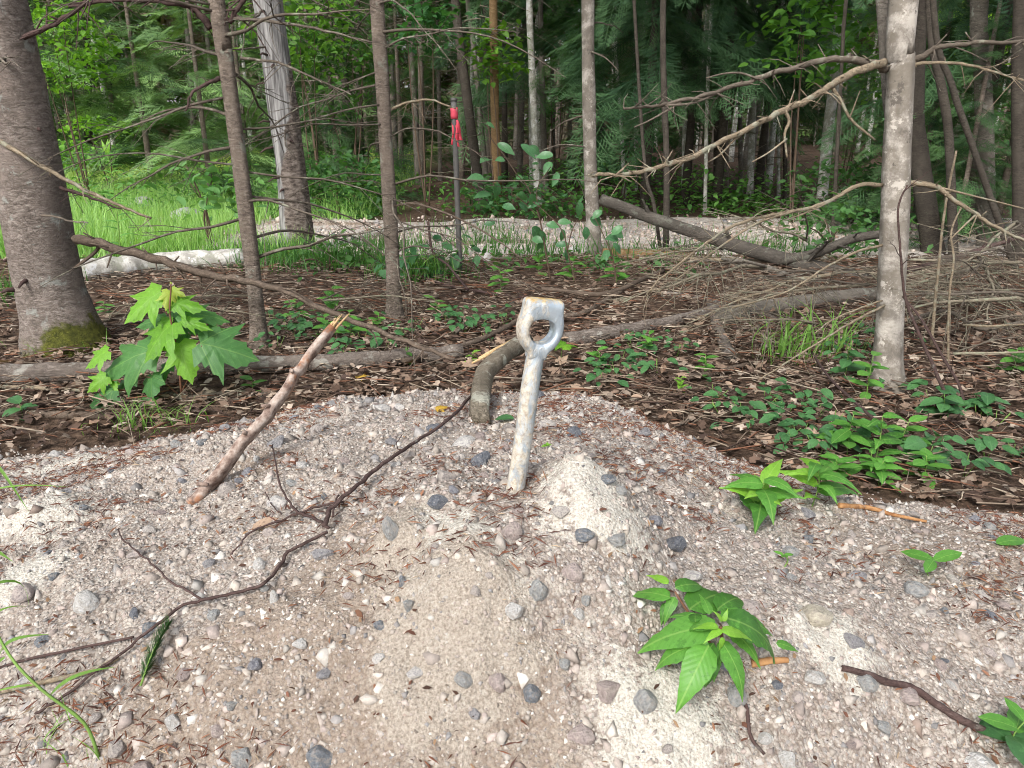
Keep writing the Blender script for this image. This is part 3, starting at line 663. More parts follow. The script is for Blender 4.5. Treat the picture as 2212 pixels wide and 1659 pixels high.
# twigs and needles matted into the litter
n = 20000; x = rng.uniform(-3.2, 4.2, n); y = 1.5 + 3.6 * rng.uniform(0, 1, n) ** 1.2
ok = (y > np.interp(x, BX, BY) + .02) & (np.abs(x) < y * .8 + .3) & (road_dist(x, y) > 1.1) & (meadow_mask(x, y) < .5); x, y = x[ok], y[ok]; n = len(x)
tw = (np.array([(-.5, .008, 0), (-.5, -.008, 0), (-.5, 0, .014), (.1, .03, .0), (.1, .018, -.01), (.1, .024, .012), (.5, 0, .0)]), np.array([(0, 1, 4), (0, 4, 3), (1, 2, 5), (1, 5, 4), (2, 0, 3), (2, 3, 5), (3, 4, 6), (4, 5, 6), (5, 3, 6)]))
L = np.clip(.06 * np.exp(rng.normal(0, .7, n)), .02, .35); wd = rng.uniform(.0012, .0042, n) / .016
T = rotm(rng.normal(0, .1, n), rng.normal(0, .10, n), rng.normal(0, .9, n)) * np.stack([L, np.maximum(wd, L * .25), wd], -1)[:, None, :]
TC = np.array([(.16, .11, .08), (.27, .21, .155), (.085, .055, .042), (.40, .33, .25), (.21, .10, .06)])
c = TC[rng.choice(5, n)] * rng.uniform(.7, 1.2, (n, 1))
V, F, C = stamp([tw], np.zeros(n, int), T, np.stack([x, y, floor_z(x, y) + .022 + rng.uniform(0, .02, n)], -1), c)
tag(link('twig_litter', bigmesh('twig_litter', V, F, 'litter', tint=C), ground), kind='stuff')

# ------------------------------------------------------------------ the steel anchor eye
def anchor():
    b = G(1112, 1058); Yb = b.y
    top = W(1176, 645, Yb + .015); hole = W(1173, 712, Yb + .012); ax = (top - b).normalized()
    e = empty('anchor_rod', b, 'pale galvanised steel anchor rod with a loop eye, planted in the gravel mound', 'anchor rod')
    xax = Vector((math.cos(.33), math.sin(.33), 0)); xax = (xax - ax * xax.dot(ax)).normalized(); yax = ax.cross(xax)
    rot = Matrix((xax, yax, ax)).transposed().to_4x4()
    hz = (hole - b).dot(ax); tz = (top - b).dot(ax)
    V, F = tube(catmull([(0, 0, -.09), (0.001, 0, .08), (-.001, 0, .17), (0, 0, hz - .028)], 9), .0142, .0133, 20, .02)
    s = link('shaft', mesh('shaft', V, F, 'galvanised_steel'), e); s.rotation_mode = 'QUATERNION'; s.rotation_quaternion = rot.to_quaternion()
    H1 = tz - hz
    prof = [(-.046, .0133), (-.037, .0148), (-.0325, .0185), (-.027, .0245), (-.015, .0318), (0, .0352), (.012, .0346), (.022, .0318), (.031, .0300), (H1 - .010, .0300), (H1 - .003, .0298), (H1, .027)]
    out = [(w, z) for z, w in prof] + [(w * .5, H1 + .0008) for w in (.027,)] + [(-.0135, H1 + .0008)] + [(-w, z) for z, w in prof[::-1]] + [(0, -.0465)]
    # resample the outline evenly, then run a loop-shaped section round the hole
    P = [Vector((a, b_, 0)) for a, b_ in out]; P.append(P[0]); seg = [(P[i + 1] - P[i]).length for i in range(len(P) - 1)]; tot = sum(seg); N = 72; res = []
    for k in range(N):
        d = tot * k / N; i = 0
        while d > seg[i]: d -= seg[i]; i += 1
        res.append(P[i].lerp(P[i + 1], d / seg[i]))
    V, F = [], []; th = .0165; R0 = .0188
    for p in res:
        dv = p.normalized(); ip = dv * R0; ip.y *= 1.02
        if ip.y > .010: ip = Vector((ip.x, .010 + (ip.y - .010) * .6, 0))
        o_in = p - dv * min(.0045, (p - ip).length * .25); i_out = ip + dv * min(.004, (p - ip).length * .25); groove = ip + dv * .0035
        neck = sstep(-.026, -.046, p.y); tt = th * (1 - .15 * float(neck))
        for (q, d) in ((p, -.55), (o_in, -1), (i_out, -.95), (ip, -.65), (groove, 0), (ip, .65), (i_out, .95), (o_in, 1), (p, .55)):
            V.append(Vector((q.x, d * tt, q.y + hz)))
    m = 9
    for k in range(N):
        for j in range(m):
            F.append((k * m + j, k * m + (j + 1) % m, ((k + 1) % N) * m + (j + 1) % m, ((k + 1) % N) * m + j))
    me = mesh('eye', V, F, 'galvanised_steel'); o = link('eye', me, e); o.rotation_mode = 'QUATERNION'; o.rotation_quaternion = rot.to_quaternion()
    mod = o.modifiers.new('sub', 'SUBSURF'); mod.levels = 1; mod.render_levels = 2
    return e
anchor()

# ------------------------------------------------------------------ trees
def dead_branch(start, dirv, L, r, droop=.15, nsub=6, rs=RN, tw=.5, n=5):
    """one bare side branch with its twigs, as one mesh"""
    dirv = dirv.normalized(); side = dirv.cross(Vector((0, 0, 1))).normalized(); path = []; off = rs.uniform(-.12, .12)
    for i in range(7):
        f = i / 6; path.append(start + dirv * L * f + Vector((0, 0, -droop * L * f * f + rs.uniform(-.015, .015) * L)) + side * (off * L * f * f + rs.uniform(-.02, .02) * L))
    ps = catmull(path, 2); parts = [tube(ps, r, r * .22, n, .1, rs=rs)]
    for k in range(nsub):
        f = rs.uniform(.2, .97); q = ps[int(f * (len(ps) - 1))]; l2 = L * tw * rs.uniform(.25, .9) * (1.15 - f)
        d2 = (dirv * rs.uniform(.3, 1) + side * rs.choice((-1, 1)) * rs.uniform(.4, 1) + Vector((0, 0, rs.uniform(-.7, .3)))).normalized()
        mid = q + d2 * l2 * .5 + Vector((0, 0, -.03 * l2)); end = q + d2 * l2 + Vector((rs.uniform(-.1, .1), rs.uniform(-.1, .1), -.2 * rs.random())) * l2
        parts.append(tube([q, mid, end], r * .42 * (1 - .5 * f), r * .12, 3, .0, rs=rs, cap=False))
        if rs.random() < .6:
            e2 = mid + (d2 + side * rs.uniform(-.8, .8) + Vector((0, 0, rs.uniform(-.6, .2)))).normalized() * l2 * .45
            parts.append(tube([mid, mid.lerp(e2, .5), e2], r * .22, r * .09, 3, .0, rs=rs, cap=False))
    return join(parts)
# evergreen sprays: a fishbone of needle-clad twigs
def spray(nt, sub, wd, seed):
    g = random.Random(seed); V, F = [], []
    def diamond(p, d, L, w, tilt):
        d = d.normalized(); s = d.cross(Vector((0, 0, 1))).normalized(); s = s * math.cos(tilt) + Vector((0, 0, 1)) * math.sin(tilt); o = len(V)
        V.extend([p, p + d * L * .4 + s * w, p + d * L, p + d * L * .4 - s * w]); F.extend([(o, o + 1, o + 2), (o, o + 2, o + 3)])
    for i in range(nt):
        f = (i + .5) / nt; p = Vector((f, 0, -.16 * f * f)); l = (.42 * (1 - f) ** .8 + .10) * g.uniform(.75, 1.15)
        diamond(p, Vector((1, 0, -.2)), .16, wd * .8, g.uniform(-.5, .5))
        for s in (-1, 1):
            d = Vector((.62, s * .8, g.uniform(-.32, .06))); diamond(p, d, l, wd, g.uniform(-.6, .6))
            for k in range(sub):
                q = p + d.normalized() * l * (.25 + .65 * (k + .5) / sub)
                for s2 in (-1, 1):
                    d2 = Vector((.62 + s2 * -.5 * s, s * .8 + s2 * .62, g.uniform(-.4, .1))); diamond(q, d2, l * .42 * (1.1 - .6 * k / sub), wd * .72, g.uniform(-.7, .7))
    return np.array([v[:] for v in V]), np.array(F)
SPR_F = [spray(13, 3, .0115, k) for k in range(3)]
SPR_H = [spray(15, 4, .0075, 30 + k) for k in range(3)]
SPR_C = [spray(7, 1, .036, 10 + k) for k in range(3)]
def crown_mesh(name, seed, z0, z1, rbase, nb, protos, coldark, collight, spl=3, droop=.25, lean_open=.0, rtop=.25):
    g = np.random.default_rng(seed); P, T, Cc, pk = [], [], [], []
    for b in range(nb):
        f = (b + g.uniform(0, 1)) / nb; z = z0 + (z1 - z0) * f; R = (rbase * (1 - f) + rtop * f) * g.uniform(.7, 1.15); az = g.uniform(0, 6.283)
        for k in range(spl):
            t0 = k / spl * g.uniform(.8, 1.0); az2 = az + g.normal(0, .18); s = R * g.uniform(.42, .62) * (1.0 if spl > 1 else 1.7)
            P.append((math.cos(az) * R * t0, math.sin(az) * R * t0, z - droop * R * t0 ** 1.6 + g.normal(0, .02))); pk.append(g.integers(0, len(protos)))
            T.append(rotm(np.array([g.normal(0, .25)]), np.array([droop * (.5 + .8 * t0) + g.normal(0, .12)]), np.array([az2]))[0] * s)
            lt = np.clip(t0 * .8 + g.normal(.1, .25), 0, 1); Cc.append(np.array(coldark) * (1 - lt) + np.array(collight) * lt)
    V, F, C = stamp(protos, np.array(pk), np.array(T), np.array(P), np.array(Cc))
    return bigmesh(name, V, F, 'conifer', tint=C)
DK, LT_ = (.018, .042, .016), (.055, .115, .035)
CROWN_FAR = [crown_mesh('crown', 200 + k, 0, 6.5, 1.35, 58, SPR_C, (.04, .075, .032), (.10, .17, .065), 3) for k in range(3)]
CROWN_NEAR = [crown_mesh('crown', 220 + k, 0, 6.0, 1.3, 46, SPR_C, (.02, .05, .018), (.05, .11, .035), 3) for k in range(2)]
# grey tangle of dead lower twigs round a plantation trunk
def tangle_mesh(seed, z0, z1, nb, Lr, mat='dead_twig'):
    rs = random.Random(seed); parts = []
    for b in range(nb):
        z = rs.uniform(z0, z1); az = rs.uniform(0, 6.283)
        parts.append(dead_branch(Vector((0, 0, z)), Vector((math.cos(az), math.sin(az), rs.uniform(-.15, .25))), rs.uniform(*Lr), rs.uniform(.004, .008), rs.uniform(.1, .4), 5, rs, .55, 3))
    V, F = join(parts); return mesh('dead_twig_tangle', V, F, mat)
TANGLE = [tangle_mesh(300 + k, .4, 4.6, 40, (.5, 1.3), 'grey_twig') for k in range(3)]
TREES = []
def tree(name, label, px, Y, wpx, mat, h=9.0, crown=None, cz=3.2, cs=1.0, tangle=None, group=None, cat='tree', n=14, rough=.05, taper=.45, flare=.55, dY=0.0, curve=True):
    K = len(px); pts = [W(a, b, Y + dY * i / max(1, K - 1)) for i, (a, b) in enumerate(px)]
    pts.sort(key=lambda p: p.z); lo, hi = pts[0], pts[-1]
    d0 = (pts[1] - lo).normalized(); gz = Hz(lo.x, lo.y)
    if lo.z > gz: base = lo - d0 * ((lo.z - gz) / max(.3, d0.z)); 
    else: base = lo
    gz = Hz(base.x, base.y); base = Vector((base.x, base.y, gz)); path = [base - d0 * .06]
    path += [base] + [p for p in pts if p.z > gz + .08]
    d1 = (hi - pts[-2]).normalized(); d1 = (d1 + Vector((0, 0, 1.2))).normalized(); z = hi.z; q = hi.copy()
    while q.z < h: q = q + d1 * min(1.5, h - q.z + .2); path.append(q.copy()); d1 = (d1 + Vector((RN.uniform(-.02, .02), RN.uniform(-.02, .02), .2))).normalized()
    k = Y / ray(px[0][0], px[0][1]).y / FPX; r = wpx * k / 2
    e = empty(name, base, label, cat, group)
    ps = catmull(path, 5)
    def rf(f, p):
        zz = max(0, p.z - gz); return r * (1 - (1 - taper * .3) * min(1, zz / h)) * (1 + flare * math.exp(-zz / (r * 1.1 + .02))) * (1 + .03 * math.sin(zz * 9 + Y))
    V, F = tube(ps, r, n=n, rough=rough, rfun=rf); t = mk('trunk', V, F, mat, e)
    if crown is not None:
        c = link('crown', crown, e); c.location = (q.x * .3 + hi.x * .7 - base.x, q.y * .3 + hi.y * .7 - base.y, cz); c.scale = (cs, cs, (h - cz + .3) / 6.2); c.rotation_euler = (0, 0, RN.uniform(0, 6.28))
    if tangle is not None:
        c = link('dead_twig_tangle', tangle, e); c.rotation_euler = (0, 0, RN.uniform(0, 6.28)); s = RN.uniform(.8, 1.15); c.scale = (s, s, s); tag(c, kind='stuff')
    TREES.append((e, ps, r, gz)); return e, ps, rf
def trunk_at(ps, z):
    best = min(ps, key=lambda p: abs(p.z - z)); 
    for a, b in zip(ps, ps[1:]):
        if a.z <= z <= b.z: return a.lerp(b, (z - a.z) / max(1e-6, b.z - a.z))
    return best
def dead_set(e, ps, rf, zr, nb, Lr, rr, mat='dead_twig', seed=1, sub=7, droop=(.05, .45), azf=None, tw=.5):
    rs = random.Random(seed)
    for k in range(nb):
        z = zr[0] + (zr[1] - zr[0]) * (k + rs.random()) / nb; c = trunk_at(ps, z); az = azf(rs) if azf else rs.uniform(0, 6.283)
        d = Vector((math.cos(az), math.sin(az), rs.uniform(-.2, .3))); L = rs.uniform(*Lr)
        V, F = dead_branch(c + Vector((d.x, d.y, 0)).normalized() * rf(0, c) * .7, d, L, rs.uniform(*rr), rs.uniform(*droop), sub, rs, tw)
        mk('branch', V, F, mat, e)
def stubs(e, ps, rf, zr, nb, seed, mat='dark_twig', L=(.02, .06)):
    rs = random.Random(seed)
    for k in range(nb):
        z = rs.uniform(*zr); c = trunk_at(ps, z); az = rs.uniform(3.4, 6.0); d = Vector((math.cos(az), math.sin(az), rs.uniform(-.2, .2))); rad = rf(0, c)
        s = c + d * rad * .9; l = rs.uniform(*L); V, F = tube([s, s + d * l * .6, s + d * l + Vector((0, 0, -.2 * l))], rs.uniform(.006, .010), .004, 6, .15, rs=rs); mk('branch_stub', V, F, mat, next(c for c in e.children if c.name.startswith('trunk')))
def branch_on(e, pts, r0, r1, mat, subs=(), name='branch', n=8, ntw=0, seed=0, twl=.2):
    rs = random.Random(seed); ps = catmull(pts, 6); ps = [ps[0]] + [q + Vector((rs.uniform(-1, 1), rs.uniform(-1, 1), rs.uniform(-1, 1))) * r0 * .28 for q in ps[1:]]; parts = [tube(ps, r0, r1, n, .2, rs=rs)]
    for k in range(len(ps) // 4):
        q = ps[rs.randrange(1, len(ps))]; d = Vector((rs.uniform(-1, 1), rs.uniform(-1, .3), rs.uniform(-1, 1))).normalized(); parts.append(tube([q, q + d * r0 * 1.6, q + d * r0 * rs.uniform(2, 5)], r1 * .7, r1 * .35, 5, .2, rs=rs))
    for (pp, a, b) in subs: parts.append(tube(catmull(pp, 4), a, b, 5, .06, rs=rs))
    for k in range(ntw):
        q = ps[rs.randrange(len(ps) // 5, len(ps))]; d = Vector((rs.uniform(-1, 1), rs.uniform(-.8, .5), rs.uniform(-1, .5))).normalized(); l = twl * rs.uniform(.3, 1)
        m = q + d * l * .5; en = q + d * l + Vector((rs.uniform(-.2, .2), 0, rs.uniform(-.3, .1))) * l
        parts.append(tube([q, m, en], r1 * .6, r1 * .2, 4, 0, rs=rs, cap=False))
    V, F = join(parts); return mk(name, V, F, mat, e)

# --- near trees
e, ps, rf = tree('spruce_tree', 'thick brown-grey spruce trunk with a mossy foot beside the meadow', [(-18, 0), (36, 229), (98, 576), (128, 690)], 2.95, 146, 'spruce_bark', 10, CROWN_NEAR[0], 4.4, .8, n=32, rough=.025, flare=.45)
dead_set(e, ps, rf, (1.0, 2.6), 5, (.4, .9), (.006, .01), seed=3, azf=lambda r: r.uniform(-2.6, .2))
stubs(e, ps, rf, (.15, 1.1), 8, 4)
branch_on(e, [W(0, 305, 2.80), W(90, 358, 2.72), W(180, 408, 2.68), W(260, 445, 2.66), W(325, 470, 2.66)], .010, .004, 'pale_twig', ntw=6, seed=8, twl=.12)
branch_on(e, [W(130, 405, 2.9), W(200, 428, 2.9), W(262, 452, 2.9)], .008, .003, 'dark_twig', ntw=8, seed=9, twl=.12)
branch_on(e, [W(90, 465, 2.78), W(120, 468, 2.74), W(155, 478, 2.72), W(190, 480, 2.7)], .005, .002, 'dead_twig', ntw=6, seed=10, twl=.12)
branch_on(e, [W(52, 80, 2.9), W(100, 60, 2.85), W(160, 25, 2.8), W(210, -20, 2.8)], .010, .006, 'dark_twig', ntw=6, seed=12, twl=.15)
branch_on(e, [W(165, 517, 2.9), W(215, 525, 2.86), W(330, 557, 2.82), W(450, 592, 2.80), W(560, 612, 2.78), W(640, 640, 2.74), W(760, 692, 2.66), W(880, 738, 2.58), W(985, 776, 2.50)], .019, .007, 'branch_bark', [([W(215, 525, 2.86), W(205, 545, 2.9), W(160, 580, 2.92)], .008, .006)], ntw=16, seed=11, twl=.16, n=10)

e, ps, rf = tree('spruce_tree', 'slim scaly spruce trunk bristling with bare grey twigs next to the mossy trunk', [(468, 0), (487, 120), (500, 220), (527, 420), (548, 600), (560, 728)], 2.95, 38, 'brown_bark', 8.5, CROWN_NEAR[1], 4.2, .55, n=20, rough=.05, taper=.9)
dead_set(e, ps, rf, (.35, 1.9), 26, (.35, .95), (.004, .008), seed=21, sub=9, azf=lambda r: r.choice((r.uniform(-.9, .9), r.uniform(2.2, 4.0), r.uniform(0, 6.28))), tw=.6)
branch_on(e, [W(455, 60, 2.95), W(420, 20, 2.95), W(360, 5, 2.9), W(250, 0, 2.9), W(150, 15, 2.9)], .012, .005, 'dark_twig', ntw=10, seed=13, twl=.2)
branch_on(e, [W(495, 50, 2.95), W(510, 25, 2.95), W(525, 0, 2.95), W(540, -30, 2.95)], .010, .007, 'dark_twig', ntw=4, seed=14, twl=.2)
branch_on(e, [W(505, 40, 2.95), W(570, 45, 2.9), W(680, 62, 2.85), W(800, 90, 2.8)], .007, .003, 'dead_twig', ntw=14, seed=15, twl=.25)
branch_on(e, [W(520, 125, 2.95), W(600, 135, 2.9), W(660, 160, 2.85), W(760, 205, 2.8)], .006, .003, 'dead_twig', ntw=14, seed=16, twl=.25)
branch_on(e, [W(475, 170, 2.95), W(455, 178, 2.9), W(415, 200, 2.86), W(402, 240, 2.84)], .008, .003, 'dark_twig', ntw=5, seed=17, twl=.12)

e, ps, rf = tree('spruce_tree', 'stout dying spruce with bark peeled to silver-grey wood on one side, at the road edge', [(578, 0), (606, 200), (630, 380), (643, 530)], 5.35, 70, 'weathered_trunk', 11, CROWN_NEAR[0], 5.5, .6, n=28, rough=.04, flare=.3)
dead_set(e, ps, rf, (.5, 3.2), 9, (.4, 1.1), (.006, .01), seed=31, sub=6)
stubs(e, ps, rf, (.4, 2.2), 14, 32, L=(.03, .10))

e, ps, rf = tree('spruce_tree', 'slim spruce trunk hung with fine dead twigs, between the peeled trunk and the flagged stake', [(814, 0), (825, 160), (833, 300), (845, 500), (853, 685)], 3.42, 34, 'brown_bark', 8.5, CROWN_NEAR[1], 4.2, .55, n=20, rough=.05, flare=.7, taper=.9)
dead_set(e, ps, rf, (.3, 2.1), 26, (.35, 1.0), (.004, .007), seed=41, sub=9, azf=lambda r: r.choice((r.uniform(-.8, .8), r.uniform(2.3, 3.9), r.uniform(0, 6.28))), tw=.6)
branch_on(e, [W(848, 235, 3.42), W(880, 222, 3.4), W(930, 216, 3.38), W(985, 235, 3.36)], .007, .003, 'pale_twig', ntw=6, seed=42, twl=.15)
branch_on(e, [W(850, 445, 3.4), W(900, 440, 3.35), W(985, 470, 3.3), W(1060, 510, 3.25), W(1130, 560, 3.2)], .006, .003, 'branch_bark', ntw=6, seed=43, twl=.15)
branch_on(e, [W(858, 560, 3.38), W(862, 600, 3.37), W(875, 640, 3.36), W(878, 700, 3.36)], .005, .003, 'dead_twig', ntw=4, seed=44, twl=.1)

e, ps, rf = tree('birch_tree', 'pale blotched birch trunk with long bare limbs, beside the pile of fallen branches', [(1952, 0), (1947, 140), (1938, 330), (1933, 480), (1922, 700), (1915, 828)], 2.48, 66, 'birch_bark', 8, None, n=28, rough=.05, flare=.45)
birch = e
V, F = tube(catmull([W(1940, 330, 2.52), W(1925, 220, 2.56), W(1915, 100, 2.60), W(1908, 0, 2.62), W(1895, -150, 2.66), W(1880, -420, 2.7)], 5), .026, .02, 18, .04); mk('stem', V, F, 'grey_bark', birch)
Yb = 2.48
branch_on(birch, [W(1915, 150, Yb), W(1880, 138, 2.46), W(1800, 128, 2.42), W(1700, 150, 2.38), W(1600, 182, 2.34), W(1500, 212, 2.30), W(1420, 228, 2.28), W(1345, 235, 2.26)], .0125, .0035, 'dead_twig',
          [([W(1640, 172, 2.35), W(1600, 158, 2.33), W(1560, 160, 2.31), W(1525, 169, 2.3)], .004, .002), ([W(1560, 195, 2.33), W(1500, 222, 2.3), W(1440, 228, 2.28)], .005, .003), ([W(1480, 215, 2.3), W(1440, 240, 2.28), W(1400, 262, 2.26), W(1370, 275, 2.25)], .004, .002)], ntw=34, seed=51, twl=.12)
branch_on(birch, [W(1912, 135, 2.46), W(1860, 150, 2.40), W(1800, 180, 2.34), W(1740, 218, 2.28), W(1690, 240, 2.24), W(1600, 285, 2.18), W(1500, 335, 2.12), W(1420, 362, 2.08), W(1340, 376, 2.05), W(1270, 378, 2.03)], .0115, .004, 'pale_twig',
          [([W(1695, 238, 2.24), W(1705, 262, 2.24), W(1695, 290, 2.23), W(1700, 340, 2.22)], .006, .003), ([W(1700, 300, 2.22), W(1660, 330, 2.2), W(1625, 350, 2.2)], .003, .002), ([W(1795, 185, 2.34), W(1815, 215, 2.34), W(1840, 260, 2.33), W(1890, 302, 2.33)], .006, .003), ([W(1835, 255, 2.33), W(1845, 230, 2.32), W(1858, 195, 2.32)], .003, .001), ([W(1600, 285, 2.18), W(1560, 330, 2.17), W(1530, 350, 2.16)], .004, .002), ([W(1420, 362, 2.08), W(1445, 350, 2.09), W(1500, 330, 2.1)], .003, .001)], ntw=34, seed=52, twl=.10)
branch_on(birch, [W(1905, 400, Yb), W(1850, 402, 2.42), W(1780, 440, 2.36), W(1700, 458, 2.30), W(1640, 470, 2.26), W(1580, 490, 2.2), W(1500, 545, 2.1), W(1430, 600, 2.02), W(1400, 630, 2.0)], .0065, .002, 'pale_twig',
          [([W(1720, 455, 2.31), W(1640, 480, 2.26), W(1560, 530, 2.2), W(1460, 605, 2.1)], .005, .002), ([W(1800, 432, 2.37), W(1740, 460, 2.33), W(1690, 478, 2.3)], .004, .002), ([W(1620, 475, 2.24), W(1650, 455, 2.25), W(1700, 450, 2.26)], .002, .001)], ntw=44, seed=53, twl=.14)
branch_on(birch, [W(1955, 150, Yb), W(1985, 125, 2.47), W(2030, 103, 2.45), W(2100, 93, 2.42), W(2230, 90, 2.4)], .012, .005, 'dead_twig', ntw=8, seed=54, twl=.15)
branch_on(birch, [W(1960, 145, Yb), W(2000, 136, 2.46), W(2090, 140, 2.43), W(2160, 160, 2.4), W(2230, 178, 2.38)], .006, .003, 'pale_twig', ntw=8, seed=55, twl=.15)
branch_on(birch, [W(1950, 395, Yb), W(2020, 402, 2.44), W(2060, 430, 2.4), W(2120, 470, 2.35), W(2170, 500, 2.3), W(2240, 530, 2.26)], .009, .004, 'pale_twig', [([W(2110, 462, 2.36), W(2080, 490, 2.34), W(2050, 520, 2.33)], .004, .002), ([W(2030, 405, 2.43), W(2110, 425, 2.4), W(2230, 455, 2.36)], .004, .002)], ntw=10, seed=56, twl=.15)
branch_on(birch, [W(1905, 530, 2.46), W(1850, 545, 2.4), W(1780, 580, 2.3), W(1700, 630, 2.2), W(1580, 665, 2.1)], .005, .002, 'pale_twig', ntw=6, seed=57, twl=.12)
branch_on(birch, [W(1910, 660, 2.44), W(1850, 690, 2.36), W(1800, 720, 2.28), W(1720, 770, 2.2), W(1640, 820, 2.15)], .005, .002, 'pale_twig', ntw=4, seed=58, twl=.12)
branch_on(birch, [W(1905, 650, 2.44), W(1860, 665, 2.38), W(1800, 690, 2.3), W(1760, 720, 2.25)], .004, .002, 'pale_twig', ntw=4, seed=59, twl=.1)

e, ps, rf = tree('birch_tree', 'slender mottled birch standing in front of the road, touching the leaning dark log', [(1270, 0), (1272, 200), (1276, 380), (1285, 540)], 5.3, 32, 'mottled_shaded_birch', 9, None, n=18, flare=.2, rough=.04)
dead_set(e, ps, rf, (.6, 2.2), 6, (.3, .7), (.005, .008), seed=61, sub=5)

# --- trees behind the road, each at its own distance
BT = [
 ('dark leaning trunk straight behind the flagged stake', [(984, 0), (1005, 180), (1032, 380)], 9.0, 24, 'dark_bark', 't'),
 ('thin pale brown trunk touching the dark leaning one behind the stake', [(1010, 0), (1022, 90), (1042, 300)], 10.0, 13, 'grey_bark', 'w'),
 ('ochre-barked bare dead trunk just past the stake', [(1066, 30), (1069, 250), (1075, 420)], 8.4, 22, 'ochre_bark', 'c'),
 ('dark trunk half hidden behind the ochre dead one', [(1050, 0), (1056, 340)], 11, 18, 'dark_bark', 't'),
 ('white birch trunk, brightest upright over the shrub by the road', [(1143, 0), (1150, 180), (1160, 400)], 9.0, 18, 'white_birch', 'w'),
 ('pale straight trunk close beside the brightest white birch', [(1167, 0), (1176, 360)], 10.5, 15, 'grey_bark', 'w'),
 ('thin grey trunk second from the brightest white birch', [(1190, 0), (1196, 360)], 12.5, 11, 'grey_bark', 't'),
 ('thin dark trunk between the white birch and the mottled birch', [(1228, 0), (1232, 380)], 13.5, 12, 'brown_bark', 't'),
 ('dark upright trunk crossing behind the leaning log', [(1432, 60), (1440, 350), (1437, 565)], 5.25, 15, 'dark_bark', 'n'),
 ('thin dark sapling trunk slanting under the leaning log', [(1390, 330), (1412, 440), (1428, 565)], 5.2, 8, 'dark_bark', 'n'),
 ('thin white trunk just beyond the mottled birch', [(1330, 100), (1340, 240), (1350, 440)], 9.5, 9, 'white_birch', 't'),
 ('hair-thin white trunk beside the dark upright one', [(1370, 100), (1374, 420)], 11, 6, 'white_birch', 't'),
 ('crooked white birch with a bend above the leaning log', [(1488, 40), (1478, 140), (1479, 300), (1475, 465)], 9.0, 12, 'white_birch', 't'),
 ('thin white trunk standing at the far road edge', [(1528, 200), (1525, 350), (1521, 482)], 7.9, 9, 'white_birch', 'n'),
 ('wide dark trunk behind the thin white one at the far road edge', [(1552, 100), (1548, 450)], 10.5, 20, 'dark_bark', 't'),
 ('grey-brown trunk paired with the wide dark trunk', [(1566, 100), (1563, 450)], 11.5, 15, 'brown_bark', 't'),
 ('grey-white trunk left of the bright forked birch', [(1600, 100), (1597, 450)], 10.5, 10, 'grey_bark', 't'),
 ('bright white birch lowest in its cluster over the road', [(1632, 0), (1626, 250), (1617, 450)], 9.6, 16, 'white_birch', 't'),
 ('thin grey stem right after the bright white birch', [(1656, 150), (1655, 450)], 12, 8, 'grey_bark', 't'),
 ('thin white stem ahead of the brown pair of trunks', [(1684, 150), (1680, 440)], 10, 8, 'white_birch', 't'),
 ('dark thin trunk in the brown pair', [(1698, 120), (1693, 460)], 9.5, 10, 'dark_bark', 't'),
 ('brown thicker trunk in the brown pair', [(1718, 100), (1714, 440)], 11, 13, 'brown_bark', 't'),
 ('big pale leaning birch behind the long bare limbs', [(1816, 0), (1806, 150), (1791, 262), (1778, 400)], 8.0, 25, 'white_birch', 'n'),
 ('thin dark trunk crossing in front of the big pale leaning birch', [(1828, 0), (1820, 110), (1812, 260)], 6.0, 9, 'dark_bark', 'n'),
 ('dark curved trunk rising just past the blotched birch', [(2008, 0), (2034, 187), (2050, 300), (2060, 560)], 5.0, 21, 'dark_bark', 'n'),
 ('slim dark trunk slanting away from the dark curved trunk', [(2016, 10), (2057, 187), (2095, 300), (2165, 500)], 4.6, 15, 'dark_bark', 'n'),
 ('broad pale brown trunk deep in shade past the slanting dark trunk', [(2116, 0), (2122, 131), (2130, 375), (2126, 560)], 5.6, 40, 'grey_bark', 'n'),
 ('dark trunk cut by the picture edge', [(2204, 0), (2204, 560)], 5.0, 30, 'dark_bark', 'n'),
 ('thick blackish trunk right behind the blotched birch', [(1975, 200), (1985, 330), (2015, 555)], 5.4, 46, 'dark_bark', 'c'),
 ('pale trunk among the bright young spruces across the meadow', [(400, 20), (412, 150), (420, 330)], 11.5, 14, 'grey_bark', 'w'),
 ('dark trunk in the brown thicket between the slim spruces', [(770, 0), (778, 300)], 12, 18, 'dark_bark', 't'),
 ('grey trunk in the brown thicket near the twiggy slim spruce', [(905, 0), (912, 320)], 11, 14, 'brown_bark', 't'),
 ('slim grey trunk in the thicket closer to the stake', [(945, 40), (950, 330)], 13, 10, 'grey_bark', 't'),
 ('dark mossy trunk at the far side of the meadow', [(185, 0), (190, 260)], 17, 20, 'dark_bark', 't'),
]
for i, (lab, px, Y, w, m, f) in enumerate(BT):
    tree('birch_tree' if 'birch' in m else 'forest_tree', lab, px, Y, w, m, RN.uniform(8, 11), CROWN_FAR[i % 3] if f in 'tcn' else None, RN.uniform(2.9, 3.8) if f != 'n' else 3.3, RN.uniform(.7, .95), TANGLE[i % 3] if f == 't' else None, n=12, rough=.05, flare=.2)
